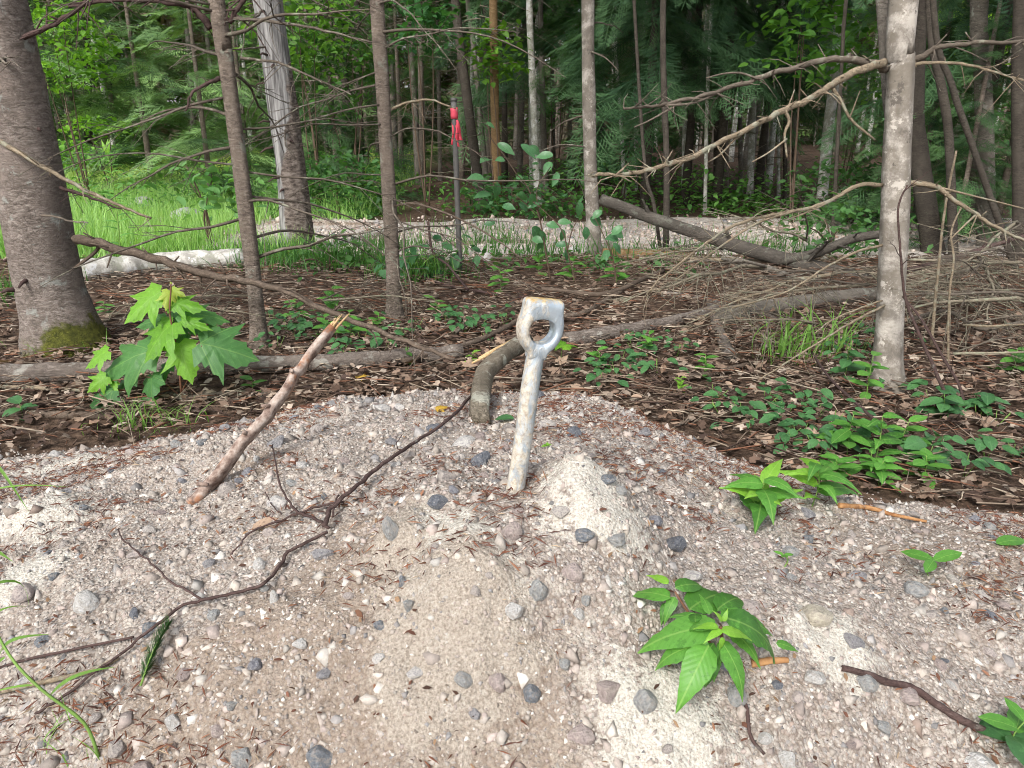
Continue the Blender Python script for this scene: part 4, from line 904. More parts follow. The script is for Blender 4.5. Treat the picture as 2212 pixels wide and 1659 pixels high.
LM = [(60, 'thick mossy trunk'), (520, 'slim scaly spruce'), (620, 'peeled trunk'), (700, 'gap past the peeled trunk'), (780, 'gap before the slim twiggy spruce'), (830, 'slim twiggy spruce'), (900, 'gap past the slim twiggy spruce'), (985, 'flagged stake'), (1068, 'ochre dead trunk'), (1110, 'gap past the ochre trunk'), (1150, 'brightest white birch'), (1215, 'gap before the mottled birch'), (1275, 'mottled birch'), (1340, 'gap past the mottled birch'), (1400, 'slanting dark sapling'), (1440, 'dark upright trunk'), (1500, 'crooked white birch'), (1550, 'wide dark trunk'), (1620, 'bright white birch'), (1700, 'brown pair of trunks'), (1760, 'gap before the big leaning birch'), (1805, 'big leaning birch'), (1860, 'gap before the blotched birch'), (1940, 'blotched birch'), (2035, 'dark curved trunk'), (2122, 'broad brown trunk'), (2200, 'trunk at the picture edge')]
SEENL = {}
GRP = 'slender trunks deep in the shaded wood'
rs = random.Random(77); cnt = 0
while cnt < 100:
    Y = rs.uniform(11, 31); X = rs.uniform(-.82, .85) * Y
    if X < -.30 * Y - .2 and Y < 19: continue
    cnt += 1; k = cnt % 7; m = ('grey_bark', 'brown_bark', 'grey_bark', 'white_birch', 'dark_bark', 'white_birch', 'brown_bark')[k]
    w = rs.uniform(.07, .17); gz = Hz(X, Y); h = rs.uniform(8, 12); pxx = CX + FPX * X / (Y * math.cos(PITCH) + .85 * math.sin(PITCH)); near = min(LM, key=lambda q: abs(q[0] - pxx))[1]
    if not -40 < pxx < 2252: cnt -= 1; continue
    key = ('pale' if m == 'white_birch' else m.split('_')[0], 'farther' if Y > 20 else 'middle-distance', near); SEENL[key] = SEENL.get(key, 0) + 1
    e = empty('forest_tree', (X, Y, gz), ('', 'second ', 'third ', 'fourth ', 'fifth ', 'sixth ')[min(5, SEENL[key] - 1)] + 'slender %s trunk at %s depth behind the %s' % key, 'tree', GRP)
    lx, ly = rs.uniform(-.03, .03), rs.uniform(-.03, .03)
    V, F = tube([Vector((X + lx * z, Y + ly * z, gz + z)) for z in (-.1, .3, 1.2, 3, 5, h)], w / 2 * 1.15, .02, 9, .06); mk('trunk', V, F, m, e)
    if k != 3:
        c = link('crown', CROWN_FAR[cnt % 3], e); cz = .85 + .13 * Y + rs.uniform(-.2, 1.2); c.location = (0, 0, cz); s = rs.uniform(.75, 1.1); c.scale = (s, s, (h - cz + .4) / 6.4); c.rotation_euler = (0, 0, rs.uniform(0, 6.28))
        t = link('dead_twig_tangle', TANGLE[cnt % 3], e); t.rotation_euler = (0, 0, rs.uniform(0, 6.28)); tag(t, kind='stuff')

# --- leafy young spruces behind the meadow and along the road
YSP = [crown_mesh('crown', 400 + k, .15, 4.2, 1.25, 62, SPR_F, (.06, .125, .05), (.28, .45, .17), 4, .28, rtop=.2) for k in range(3)]  # lighter needle tints, sunlight put into the colour
YSD = [crown_mesh('crown', 410 + k, .3, 4.2, 1.3, 46, SPR_F, (.042, .095, .042), (.12, .23, .085), 4, .38, rtop=.3) for k in range(2)]  # darker needle tints, shade of the wood put into the colour
for i, (a, Y, s, cm, lab) in enumerate([
    (455, 8.4, .82, YSP[0], 'bushy light green young spruce just behind the slim twiggy trunk'),
    (330, 10.5, 1.05, YSP[1], 'bushy bright young spruce at the meadow edge over the boulders'),
    (540, 9.6, .95, YSP[2], 'bushy green young spruce filling the gap before the peeled trunk'),
    (185, 16.5, 1.5, YSP[0], 'bright young spruce at the far end of the meadow near the mossy trunk'),
    (270, 18.0, 1.55, YSP[2], 'tall young spruce behind the meadow, partly hidden by nearer spruces'),
    (90, 15.0, 1.5, YSP[1], 'young spruce whose edge shows beside the thick mossy trunk'),
    (730, 9.4, .85, YSD[0], 'dark young spruce between the peeled trunk and the slim trunk'),
    (690, 12.5, 1.2, YSP[1], 'green young spruce behind the peeled trunk'),
    (620, 15.0, 1.3, YSP[0], 'far young spruce showing above the peeled trunk'),
    (870, 14.0, 1.2, YSD[1], 'dim young spruce in the brown thicket'),
    (1990, 7.0, .8, YSD[1], 'shaded young spruce behind the blotched birch'),
    (2170, 6.4, .75, YSD[0], 'dark young spruce at the picture edge past the broad brown trunk'),
    (2085, 5.5, .42, YSD[0], 'small shaded spruce in the dark hollow past the blotched birch'), (1960, 6.3, .5, YSD[1], 'small shaded spruce hiding the road end behind the blotched birch'), (1290, 13.0, 1.1, YSD[1], 'dark young spruce behind the mottled birch')]):
    d = ray(a, 400); X = d.x / d.y * Y; gz = Hz(X, Y); e = empty('young_spruce', (X, Y, gz), lab, 'tree')
    V, F = tube([Vector((X, Y, gz + z)) for z in (-.05, .5 * s, 2 * s, 4.3 * s)], .05 * s, .012, 8, .05); mk('trunk', V, F, 'brown_bark', e)
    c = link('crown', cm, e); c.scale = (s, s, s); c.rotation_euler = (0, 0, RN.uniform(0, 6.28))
# hanging evergreen boughs high in the middle of the wood
HANG = [crown_mesh('crown', 430 + k, 1.35, 5.5, 1.25, 54, SPR_H, (.034, .085, .042), (.10, .20, .085), 5, .55, rtop=.8) for k in range(2)]
for i, (a, Y, s, lab) in enumerate([(1400, 7.9, 1.0, 'dark spruce hanging boughs over the road behind the mottled birch'), (1560, 8.3, 1.05, 'dark spruce hanging boughs above the white trunk cluster'), (1270, 9.2, 1.15, 'dark spruce hanging boughs behind the mottled birch top'),
                                   (2120, 6.2, .95, 'dark spruce with low boughs in front of the broad brown trunk'), (1490, 8.7, 1.0, 'dense dark spruce hanging boughs over the leaning log'), (1650, 9.6, 1.1, 'dark spruce hanging boughs beside the big leaning birch'), (1090, 11.0, 1.2, 'dark spruce hanging boughs behind the ochre dead trunk')]):
    d = ray(a, 300); X = d.x / d.y * Y; gz = Hz(X, Y); e = empty('spruce_tree', (X, Y, gz), lab, 'tree')
    V, F = tube([Vector((X, Y, gz + z)) for z in (-.05, 1, 3, 5.8 * s)], .055, .015, 9, .05); mk('trunk', V, F, 'dark_bark', e)
    c = link('crown', HANG[i % 2], e); c.scale = (s, s, s); c.rotation_euler = (0, 0, RN.uniform(0, 6.28))

# --- broad-leaved bushes and saplings with many small leaves
LF = [(np.array([(0, 0, 0), (.3, .3, .05), (.7, .22, .03), (1, 0, -.12), (.7, -.22, .03), (.3, -.3, .05), (.5, 0, -.02)]), np.array([(0, 6, 1), (1, 6, 2), (2, 6, 3), (3, 6, 4), (4, 6, 5), (5, 6, 0)]))]
def leaf_cloud(seed, n, shape, size, dark, light, clump=.12):
    g = np.random.default_rng(seed); nc = max(4, n // 9); cs = shape(g, nc); i = g.integers(0, nc, n)
    P = cs[i] + g.normal(0, clump, (n, 3)) * np.array([1, 1, .45]); S = g.uniform(.7, 1.25, n) * size
    T = rotm(g.normal(0, .45, n), g.normal(.25, .35, n), g.uniform(0, 6.28, n)) * S[:, None, None]
    f = np.clip(g.normal(.5, .3, n), 0, 1)[:, None]; C = np.array(dark) * (1 - f) + np.array(light) * f
    return stamp(LF, np.zeros(n, int), T, P, C)
def dome(rx, rz, z0):
    def s(g, n):
        v = g.normal(0, 1, (n, 3)); v /= np.linalg.norm(v, axis=1)[:, None]; r = g.uniform(.25, 1, n) ** .5
        return v * r[:, None] * np.array([rx, rx, rz]) + np.array([0, 0, z0])
    return s
def leafy(name, label, a, b, Y, rx, rz, zc, n, size, dark, light, cat, stems=4, px_z=True, clump=.1):
    p = W(a, b, Y); gz = Hz(p.x, p.y); e = empty(name, (p.x, p.y, gz), label, cat); zc = p.z - gz
    V, F, C = leaf_cloud(hash((a, b)) % 9999, n, dome(rx, rz, zc), size, dark, light, clump); link('crown', bigmesh('crown', V, F, 'foliage', tint=C), e)
    for k in range(stems):
        q = Vector((p.x + RN.uniform(-.6, .6) * rx, p.y + RN.uniform(-.6, .6) * rx, gz + zc + RN.uniform(-.3, .7) * rz)); s0 = Vector((p.x + RN.uniform(-.1, .1) * rx, p.y, gz - .02))
        V, F = tube(catmull([s0, s0.lerp(q, .5) + Vector((RN.uniform(-.05, .05), 0, .05)), q], 4), .010, .003, 5, .05); mk('stem', V, F, 'brown_stem', e)
FR, FD = (.17, .34, .05), (.06, .15, .03)
leafy('maple_sapling', 'lime green broad-leaved sapling beside the thick trunk, high over the meadow', 130, 95, 9.5, .55, .55, 0, 900, .085, (.09, .21, .03), (.22, .42, .06), 'tree')
leafy('leafy_bush', 'bright flat-topped bush at the far meadow edge', 190, 335, 14.5, 1.3, .25, 0, 900, .10, (.10, .25, .04), (.22, .44, .08), 'bush')
leafy('leafy_bush', 'lime green layered branchlet against the dark gap behind the meadow', 215, 275, 10.5, .38, .10, 0, 260, .075, (.12, .28, .03), (.26, .48, .06), 'bush', 2)
leafy('leafy_bush', 'green bush with glossy pale leaves left of the slim twiggy trunk', 445, 405, 5.4, .17, .24, 0, 95, .085, (.07, .19, .05), (.17, .34, .12), 'bush', 3)
leafy('maple_sapling', 'bright green maple sapling over the peeled trunk top', 660, 60, 8.5, .6, .45, 0, 620, .09, FD, FR, 'tree')
leafy('maple_sapling', 'green maple sapling crown between the slim spruces', 740, 130, 8.8, .6, .6, 0, 700, .085, (.04, .11, .03), (.10, .23, .05), 'tree')
leafy('leafy_bush', 'dense green bush across the road behind the peeled trunk foot', 735, 400, 7.9, .55, .38, 0, 900, .075, (.035, .10, .03), (.09, .21, .06), 'bush')
leafy('maple_sapling', 'green maple branchlet hanging high beside the twiggy slim spruce', 905, 45, 7.8, .38, .28, 0, 330, .095, (.03, .10, .035), (.08, .22, .07), 'tree', 3)
leafy('maple_sapling', 'yellow-green maple branchlet against the ochre dead trunk', 1072, 110, 8.2, .25, .30, 0, 220, .09, (.06, .15, .02), (.14, .30, .03), 'tree', 2)
leafy('maple_sapling', 'green foliage spray right of the brightest white birch', 1210, 120, 11.5, .7, .9, 0, 700, .09, (.03, .09, .025), (.08, .19, .04), 'tree', 3)
leafy('maple_sapling', 'bright green maple leaves hanging beside the big pale leaning birch', 1755, 85, 7.0, .42, .35, 0, 330, .10, (.06, .17, .03), (.14, .32, .05), 'tree', 3)
leafy('maple_sapling', 'sunlit green leaves just beside the blotched birch top', 1865, 80, 9.0, .5, .7, 0, 560, .085, (.07, .19, .03), (.17, .36, .06), 'tree', 3)
leafy('maple_sapling', 'sunlit yellow-green bush glimpsed past the dark curved trunk', 2080, 75, 12.0, .9, .55, 0, 800, .095, (.13, .29, .03), (.27, .48, .05), 'tree', 3)
leafy('leafy_bush', 'green bush in the gap between blotched birch and dark curved trunk', 2015, 280, 9.5, .9, .8, 0, 1100, .085, (.04, .12, .035), (.10, .23, .07), 'bush')
leafy('leafy_bush', 'green leafy shrub on the far road bank below the ochre trunk', 1120, 430, 8.0, .6, .28, 0, 620, .08, (.04, .12, .04), (.09, .22, .08), 'bush')
leafy('leafy_bush', 'green leafy shrub on the far road bank behind the mottled birch', 1350, 330, 9.4, .6, .3, 0, 420, .085, (.04, .11, .05), (.08, .2, .09), 'bush')
leafy('leafy_bush', 'low sunlit shrub at the far road edge under the white trunk cluster', 1580, 445, 8.3, .55, .14, 0, 420, .075, (.06, .16, .03), (.13, .29, .06), 'bush')
leafy('leafy_bush', 'green shrub over the forked fallen log', 1830, 430, 7.0, .6, .4, 0, 620, .075, (.04, .11, .035), (.10, .22, .07), 'bush')
leafy('leafy_bush', 'weedy green clump at the foot of the peeled trunk', 720, 570, 4.75, .42, .13, 0, 330, .06, (.035, .10, .025), (.09, .21, .05), 'bush')
leafy('leafy_bush', 'broad-leaved clump left of the stake foot', 925, 570, 4.55, .24, .13, 0, 130, .08, (.04, .12, .05), (.09, .22, .09), 'bush')
leafy('leafy_bush', 'low weeds along the near road edge, right of the stake', 1120, 575, 4.85, .30, .07, 0, 170, .05, (.05, .14, .04), (.12, .27, .08), 'bush', 3)
leafy('leafy_bush', 'low weeds along the near road edge under the leaning log', 1420, 580, 4.75, .30, .07, 0, 150, .05, (.05, .13, .04), (.11, .24, .08), 'bush', 3)
leafy('leafy_bush', 'weedy shrub hiding the road end behind the forked limb', 1800, 490, 5.3, .55, .18, 0, 420, .06, (.05, .13, .04), (.11, .25, .08), 'bush', 3)
leafy('leafy_bush', 'pale green low clump at the foot of the mottled birch', 1290, 585, 4.75, .17, .09, 0, 110, .065, (.06, .16, .05), (.12, .27, .10), 'bush')
# undergrowth on the far side of the road and grass: nobody could count these
g = np.random.default_rng(91); n = 15000; x = g.uniform(-6.0, 12, n); y = 7.45 + .03 * x + 6.0 * g.uniform(0, 1, n) ** 1.7 + .10 * np.clip(-x - 1.2, 0, 9) ** 1.5
cl = wav(x, y, 1.7, 92) + .5 * wav(x, y, 5, 93); ok = cl + g.normal(0, .25, n) > -.12; x, y, cl = x[ok], y[ok], cl[ok]; n = len(x)
z = g.uniform(0, 1, n) ** 1.5 * (.15 + .40 * np.clip(cl + .35, 0, 1)); S = g.uniform(.04, .085, n)
T = rotm(g.normal(0, .4, n), g.normal(.2, .35, n), g.uniform(0, 6.28, n)) * S[:, None, None]; f = np.clip(g.normal(.45, .3, n) + z * .4, 0, 1)[:, None]
C = np.array((.05, .14, .035)) * (1 - f) + np.array((.15, .33, .075)) * f
V, F, C = stamp(LF, np.zeros(n, int), T, np.stack([x, y, floor_z(x, y) + .03 + z], -1), C)
tag(link('undergrowth', bigmesh('undergrowth', V, F, 'foliage', tint=C)), 'low green undergrowth covering the bank beyond the road', 'undergrowth', kind='stuff')
GB = (np.array([(0, -.5, 0), (0, .5, 0), (.05, -.35, .45), (.05, .35, .45), (.22, 0, .95)]), np.array([(0, 1, 3), (0, 3, 2), (2, 3, 4)]))
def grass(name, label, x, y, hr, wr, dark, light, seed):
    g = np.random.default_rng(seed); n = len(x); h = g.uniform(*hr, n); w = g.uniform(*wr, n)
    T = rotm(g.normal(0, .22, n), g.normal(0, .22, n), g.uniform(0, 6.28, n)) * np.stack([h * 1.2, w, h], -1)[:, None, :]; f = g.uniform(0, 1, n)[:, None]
    cc = np.array(dark) * (1 - f) + np.array(light) * f; yw = sstep(9, 15, y)[:, None] * .7; cc = cc * (1 - yw) + np.array((.46, .56, .14)) * yw * rng.uniform(.7, 1.1, (n, 1))  # far blades yellowed: the sun patch is put into their tint
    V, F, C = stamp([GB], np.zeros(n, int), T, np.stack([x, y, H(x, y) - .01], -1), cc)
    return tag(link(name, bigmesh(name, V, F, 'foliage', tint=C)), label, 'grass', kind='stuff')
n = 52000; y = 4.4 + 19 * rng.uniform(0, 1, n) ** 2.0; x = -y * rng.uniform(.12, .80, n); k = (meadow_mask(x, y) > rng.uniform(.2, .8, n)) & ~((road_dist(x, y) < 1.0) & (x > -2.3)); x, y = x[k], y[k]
grass('meadow_grass', 'bright green grass of the sunlit meadow', x, y, (.10, .30), (.006, .014), (.17, .34, .09), (.38, .58, .20), 1)  # blade colours raised to hold the meadow's sunlit brightness
p = [(700, 575, .45, .12, 700), (905, 600, .25, .10, 300), (1075, 530, .25, .12, 160), (1150, 556, .5, .10, 260), (1380, 556, .5, .10, 240), (1650, 545, .6, .14, 320), (1000, 500, .5, .2, 90), (1300, 505, .6, .25, 90), (860, 545, .4, .12, 300), (560, 560, .4, .15, 500), (30, 640, .2, .2, 200)]
xs, ys = [], []
for (a, b, rx_, ry_, k) in p:
    q = G(a, b); xs.append(rng.normal(q.x, rx_ * .6, k)); ys.append(rng.normal(q.y, ry_, k))
grass('verge_grass', 'darker grass along the near edge of the road and meadow', np.concatenate(xs), np.concatenate(ys), (.08, .22), (.005, .010), (.04, .12, .03), (.11, .25, .06), 2)
# distant wall of the forest
g = np.random.default_rng(95); n = 24000; a = g.uniform(-1.0, 1.0, n); R = g.uniform(30, 42, n); x = a * R; y = R; z = g.uniform(0, 14, n); S = g.uniform(.8, 1.7, n)
T = rotm(g.normal(0, .6, n), g.normal(.3, .5, n), g.uniform(0, 6.28, n)) * S[:, None, None]; f = g.uniform(0, 1, n)[:, None]
V, F, C = stamp(SPR_C, g.integers(0, 3, n), T, np.stack([x, y, z + floor_z(x, y)], -1), np.where(g.random((n, 1)) < .45, np.array((.15, .125, .085)), np.array((.05, .09, .03)) * (1 - f) + np.array((.14, .24, .06)) * f))
tag(link('distant_wood', bigmesh('distant_wood', V, F, 'conifer', tint=C)), 'far-off mass of dark evergreen forest closing the view', 'forest', kind='stuff')

# ------------------------------------------------------------------ fallen wood
def log(name, label, px, r0, r1, mat, cat='log', lift=None, Ys=None, n=14, sub=6, ntw=0, seed=0, group=None, ends=None, rough=.05, twl=.15, jit=0.0):
    pts = [W(a, b, Ys[i]) if Ys else G(a, b, (lift if lift is not None else r0 * .8)) for i, (a, b) in enumerate(px)]
    rs_ = random.Random(seed + 500); ps = catmull(pts, sub); jj = jit or r0 * .10; ps = [q + Vector((rs_.uniform(-1, 1), rs_.uniform(-1, 1), rs_.uniform(-1, 1))) * jj for q in ps]; e = empty(name, pts[0], label, cat, group)
    V, F = tube(ps, r0, r1, n, rough, rs=rs_); mk('stem' if r0 < .012 else 'trunk', V, F, mat, e)
    for k in range(ntw):
        q = ps[rs_.randrange(2, len(ps))]; d = Vector((rs_.uniform(-1, 1), rs_.uniform(-1, .4), rs_.uniform(-.1, .9))).normalized()
        V, F = dead_branch(q, d, twl * rs_.uniform(.4, 1.2), max(.0015, r1 * .35), .2, 3, rs_); mk('twig', V, F, mat, e)
    return e, ps
log('fallen_log', 'long grey fallen log lying behind the mound and the maple seedling', [(-40, 830), (140, 822), (300, 816), (480, 808), (690, 800), (860, 788), (1000, 776)], .037, .028, 'log_bark', n=18, seed=1)
log('fallen_log', 'grey ringed log just behind the steel eye', [(1222, 748), (1290, 738), (1380, 722), (1470, 702), (1545, 680)], .034, .022, 'log_bark', n=16, seed=2)
log('fallen_log', 'thick shaded log lying behind the grass tuft, left of the blotched birch', [(1560, 700), (1660, 680), (1770, 662), (1900, 648)], .042, .038, 'grey_bark', n=16, seed=3)
log('fallen_log', 'short lichen-spotted log end pointing down at the grass tuft', [(1532, 655), (1545, 700), (1560, 740), (1576, 778)], .018, .024, 'log_bark', seed=4)
log('fallen_log', 'thin weathered log slanting across the litter to the grass tuft', [(1430, 640), (1500, 648), (1580, 668), (1660, 690), (1730, 715)], .016, .012, 'log_bark', seed=5)
log('fallen_log', 'white birch log lying across the meadow edge', [(170, 606), (260, 597), (350, 588), (440, 581), (530, 575)], .070, .060, 'white_birch', n=18, seed=6, lift=.05)
log('fallen_log', 'dark leaning log propped against the mottled birch', [(1298, 430), (1400, 468), (1520, 508), (1640, 545), (1760, 578), (1880, 612)], .036, .052, 'grey_dark', Ys=[5.15, 5.05, 4.95, 4.8, 4.65, 4.45], n=18, seed=7, ntw=5, twl=.4)
log('fallen_log', 'dark knotty limb forking up from the leaning log', [(1690, 562), (1760, 548), (1830, 520), (1930, 500)], .032, .024, 'grey_dark', Ys=[4.7, 4.65, 4.6, 4.6], seed=8, ntw=4, twl=.4)
log('fallen_log', 'mossy straight pole under the leaning log', [(1560, 555), (1640, 575), (1720, 600), (1800, 620), (1880, 632)], .020, .018, 'grey_bark', Ys=[4.7, 4.6, 4.4, 4.25, 4.1], seed=9)
log('fallen_log', 'reddish rotten log along the near road edge', [(1300, 556), (1400, 560), (1500, 562)], .045, .04, 'ochre_bark', lift=.02, seed=10)
log('fallen_pole', 'pale thin pole lying level below the rotten log', [(1380, 572), (1500, 575), (1640, 578), (1740, 583)], .012, .009, 'pale_twig', lift=.04, seed=11)
log('fallen_branch', 'curved bare branch rising from the litter behind the eye', [(1170, 640), (1225, 646), (1290, 653), (1340, 642), (1390, 618), (1432, 600)], .011, .014, 'branch_bark', lift=.04, seed=12)
log('fallen_branch', 'short branch forking off the curved bare branch', [(1210, 698), (1260, 690), (1310, 660), (1345, 640)], .012, .009, 'branch_bark', lift=.03, seed=13)
log('fallen_branch', 'thin dark branch lying on the litter before the stake', [(900, 600), (960, 625), (1040, 640), (1100, 648), (1180, 655)], .010, .006, 'dark_twig', lift=.02, seed=14, ntw=4)
log('fallen_branch', 'crooked dark branch at the stake foot', [(925, 480), (935, 545), (965, 570), (990, 600), (1010, 625)], .008, .007, 'dark_twig', Ys=[4.4, 4.4, 4.35, 4.2, 4.0], seed=15, ntw=3)
log('fallen_branch', 'grey branch leaning from the long log toward the eye', [(985, 735), (1030, 705), (1075, 690), (1110, 668)], .007, .005, 'dead_twig', lift=.035, seed=16, ntw=3)
log('fallen_branch', 'brown branch lying beside the broken bent limb', [(870, 800), (950, 780), (1030, 755), (1100, 720), (1130, 700)], .010, .012, 'branch_bark', lift=.035, seed=17)
log('fallen_branch', 'pale stick lying on the litter under the maple seedling', [(-20, 846), (60, 850), (130, 853), (190, 858)], .008, .005, 'pale_twig', lift=.02, seed=18)
log('fallen_branch', 'rotting brown pole along the litter edge under the maple seedling', [(-20, 898), (100, 902), (200, 905), (300, 908)], .014, .012, 'branch_bark', lift=.01, seed=19)
log('fallen_branch', 'flat grey root-like branch behind the maple seedling stem', [(360, 862), (430, 868), (500, 858), (560, 862), (600, 858)], .013, .009, 'dead_twig', lift=.012, seed=20)
log('fallen_branch', 'orange-tipped stick lying across litter near the bright seedling', [(1480, 828), (1540, 818), (1590, 805), (1640, 790)], .012, .007, 'branch_bark', lift=.02, seed=21)
log('fallen_branch', 'thin dark cane arching from the round-leaved plants to the litter', [(1750, 790), (1790, 850), (1850, 910), (1890, 950), (1940, 1010)], .004, .005, 'dark_twig', lift=.05, seed=22)
log('fallen_branch', 'long grey stick lying on litter past the tall seedling', [(1830, 1040), (1930, 1010), (2040, 985), (2100, 1000), (2230, 1010)], .006, .005, 'dead_twig', lift=.015, seed=23)
log('fallen_branch', 'forked grey dead branch on the floor past the blotched birch', [(1960, 720), (2040, 700), (2110, 740), (2180, 730), (2240, 715)], .010, .008, 'dead_twig', lift=.06, seed=24, ntw=5)
log('fallen_branch', 'straight dark branch slanting behind the blotched birch', [(1960, 585), (2050, 560), (2130, 535), (2230, 505)], .014, .010, 'dark_twig', Ys=[4.0, 4.0, 4.0, 4.0], seed=25, ntw=5, twl=.4)
log('dead_cane', 'upright grey cane standing in front of the dark hollow', [(2012, 745), (2025, 600), (2040, 460), (2066, 325)], .006, .0035, 'pale_twig', Ys=[2.7, 2.7, 2.7, 2.7], cat='cane', seed=26, ntw=3)
log('dead_cane', 'second thinner cane crossing the upright grey cane', [(2048, 800), (2050, 650), (2060, 560), (2055, 500), (2080, 440)], .0045, .003, 'pale_twig', Ys=[2.7, 2.72, 2.74, 2.76, 2.78], cat='cane', seed=27, ntw=3)
log('dead_cane', 'dark red sapling whip rising against the blotched birch', [(2060, 890), (2020, 800), (1985, 720), (1955, 640), (1945, 540), (1940, 450), (1960, 400)], .006, .0025, 'dark_twig', Ys=[2.2, 2.25, 2.28, 2.3, 2.3, 2.3, 2.3], cat='cane', seed=28, ntw=3, twl=.15)
log('dead_cane', 'dark whip arching down beside the red sapling whip', [(2082, 900), (2075, 840), (2030, 760), (1990, 690), (1950, 640)], .005, .003, 'dark_twig', Ys=[2.2, 2.22, 2.26, 2.3, 2.34], cat='cane', seed=29, ntw=3)
log('fallen_branch', 'orange-brown stick lying on gravel below the paired seedlings', [(1812, 1098), (1880, 1103), (1930, 1118), (2000, 1135)], .006, .003, 'orange_stick', lift=.006, seed=30)
log('fallen_branch', 'short tan stick on gravel touching the largest seedling', [(1622, 1440), (1660, 1440), (1700, 1432)], .0055, .004, 'orange_stick', lift=.004, seed=31)
log('fallen_branch', 'dark wet twig on the gravel near the corner leaf', [(1818, 1455), (1880, 1472), (1910, 1486), (1965, 1492), (2020, 1530), (2070, 1560), (2128, 1588)], .0042, .0055, 'dark_twig', lift=.006, seed=32, ntw=2, twl=.05)
log('fallen_branch', 'thin dark rootlet under the largest seedling', [(1590, 1480), (1612, 1540), (1620, 1600), (1650, 1640)], .003, .002, 'dark_twig', lift=.004, seed=33)
log('fallen_branch', 'pale dry reed lying at the gravel corner under the grass blades', [(-20, 1512), (100, 1485), (190, 1460), (260, 1438)], .004, .003, 'pale_twig', lift=.006, seed=34)
# bent limb with a torn end
e, ps = log('fallen_branch', 'thick bent limb with a torn end, resting on the mound crest', [(1038, 915), (1036, 868), (1041, 822), (1066, 786), (1092, 764), (1130, 740)], .0215, .031, 'lichen_bark', Ys=[G(1038, 915).y, G(1038, 915).y + .09, 1.92, 2.08, 2.26, 2.45], n=16, seed=40, rough=.16, sub=3, jit=.005)
for k in range(4):
    o_ = Vector((RN.uniform(-.006, .006), RN.uniform(-.01, .01), RN.uniform(-.004, .006))); V, F = tube([W(1022 + 16 * k, 784 - 8 * k, 2.10 + .05 * k) + o_, W(1062 + 12 * k, 764 - 6 * k, 2.20 + .03 * k) + o_, W(1130, 732, 2.42) + o_], .0025, .008, 5, .35); mk('splinter', V, F, 'raw_wood', e)
for k, (px, Yp, d, L, r, lab) in enumerate([((1650, 575), 3.6, (-.9, -.5, .05), .9, .010, 'bushy dead bough spread under the leaning log'), ((1800, 590), 3.4, (-.8, -.55, .0), .9, .010, 'bushy dead bough reaching from the birch over the thick shaded log'),
        ((2120, 560), 3.6, (-.35, -.8, .0), .9, .010, 'tangled dead bough in the dark hollow past the blotched birch'), ((2230, 640), 3.0, (-1, -.15, .05), .9, .010, 'grey dead bough reaching in past the canes'), ((2000, 640), 3.6, (.9, -.3, .05), .8, .009, 'dead bough lying low behind the upright grey cane'), ((1390, 560), 4.4, (.8, -.3, .15), .6, .007, 'wispy dead bough beside the dark upright trunk'), ((1560, 540), 4.3, (-.7, -.5, .1), .8, .008, 'fine dead bough before the lower end of the leaning log'), ((1740, 520), 4.2, (-.6, -.4, .25), .9, .008, 'fine dead bough arching over the forked limb'), ((1880, 620), 2.9, (-.9, -.35, .1), .8, .007, 'pale dead bough reaching from behind the birch toward the eye'), ((2080, 700), 2.8, (.4, -.4, .1), .6, .006, 'fine grey bough on the floor between the canes'), ((2200, 480), 3.8, (-.6, -.5, -.1), .9, .009, 'drooping dead bough before the trunk at the picture edge'), ((1960, 560), 4.0, (.8, -.4, .1), .9, .008, 'long fine bough low in the dark hollow'), ((2150, 620), 3.3, (-.8, -.4, .2), .8, .007, 'fine bough leaning across the dark hollow'), ((2240, 560), 3.4, (-.9, -.3, .0), .9, .008, 'fine bough reaching in low from beyond the picture edge'), ((1700, 600), 3.9, (.8, -.45, .2), .8, .007, 'fine pale bough between the leaning log and the birch'), ((2060, 760), 2.5, (.6, -.3, .12), .5, .005, 'twiggy bough on the litter past the birch foot'), ((1760, 700), 2.75, (-.8, -.2, .15), .6, .005, 'pale twiggy bough over the grass tuft'), ((300, 660), 3.0, (.9, -.3, .1), .6, .005, 'twiggy bough on the litter beside the mossy foot'), ((560, 640), 3.2, (-.8, -.3, .1), .6, .006, 'wispy dead bough lying before the white birch log'), ((700, 650), 3.4, (.7, -.3, .15), .6, .006, 'wispy dead bough between the slim spruce feet')]):
    p = W(*px, Yp); p.z = max(p.z, Hz(p.x, p.y) + .03); e = empty('dead_bough', p, lab, 'branch'); rs_ = random.Random(700 + k)
    V, F = dead_branch(p, Vector(d), L, r, .12, 26, rs_, .75, 6); mk('branch', V, F, 'pale_twig' if k in (1, 5, 9) else 'grey_twig', e)
    V, F = dead_branch(p, Vector((d[0] + rs_.uniform(-.4, .4), d[1], d[2] + .15)), L * .8, r * .7, .15, 20, rs_, .75, 5); mk('branch', V, F, 'dead_twig', e)
# pink-brown broken stick stuck in the mound
b = G(432, 1072); t2 = W(716, 708, b.y + .26); e = empty('broken_stick', b, 'pinkish peeled stick with a splintered tip, stuck slanting in the gravel', 'stick')
mid = b.lerp(t2, .5) + Vector((.004, 0, -.006)); ps = catmull([b + (b - t2) * .06, b, b.lerp(t2, .28) + Vector((.006, 0, .004)), mid, b.lerp(t2, .75), t2], 5)
ps = [q + Vector((RN.uniform(-1, 1), RN.uniform(-1, 1), RN.uniform(-1, 1))) * .0022 for q in ps]; V, F = tube(ps, .0145, .0110, 12, .2); shaft = mk('shaft', V, F, 'peeled_stick', e)
for k in (6, 11, 15, 19): V, F = tube([ps[k], ps[k] + Vector((RN.uniform(-.02, .02), -.014, .012)), ps[k] + Vector((RN.uniform(-.02, .02), -.02, .014))], .006, .003, 6, .25); mk('knot', V, F, 'peeled_stick', shaft)
dr = (t2 - b).normalized()
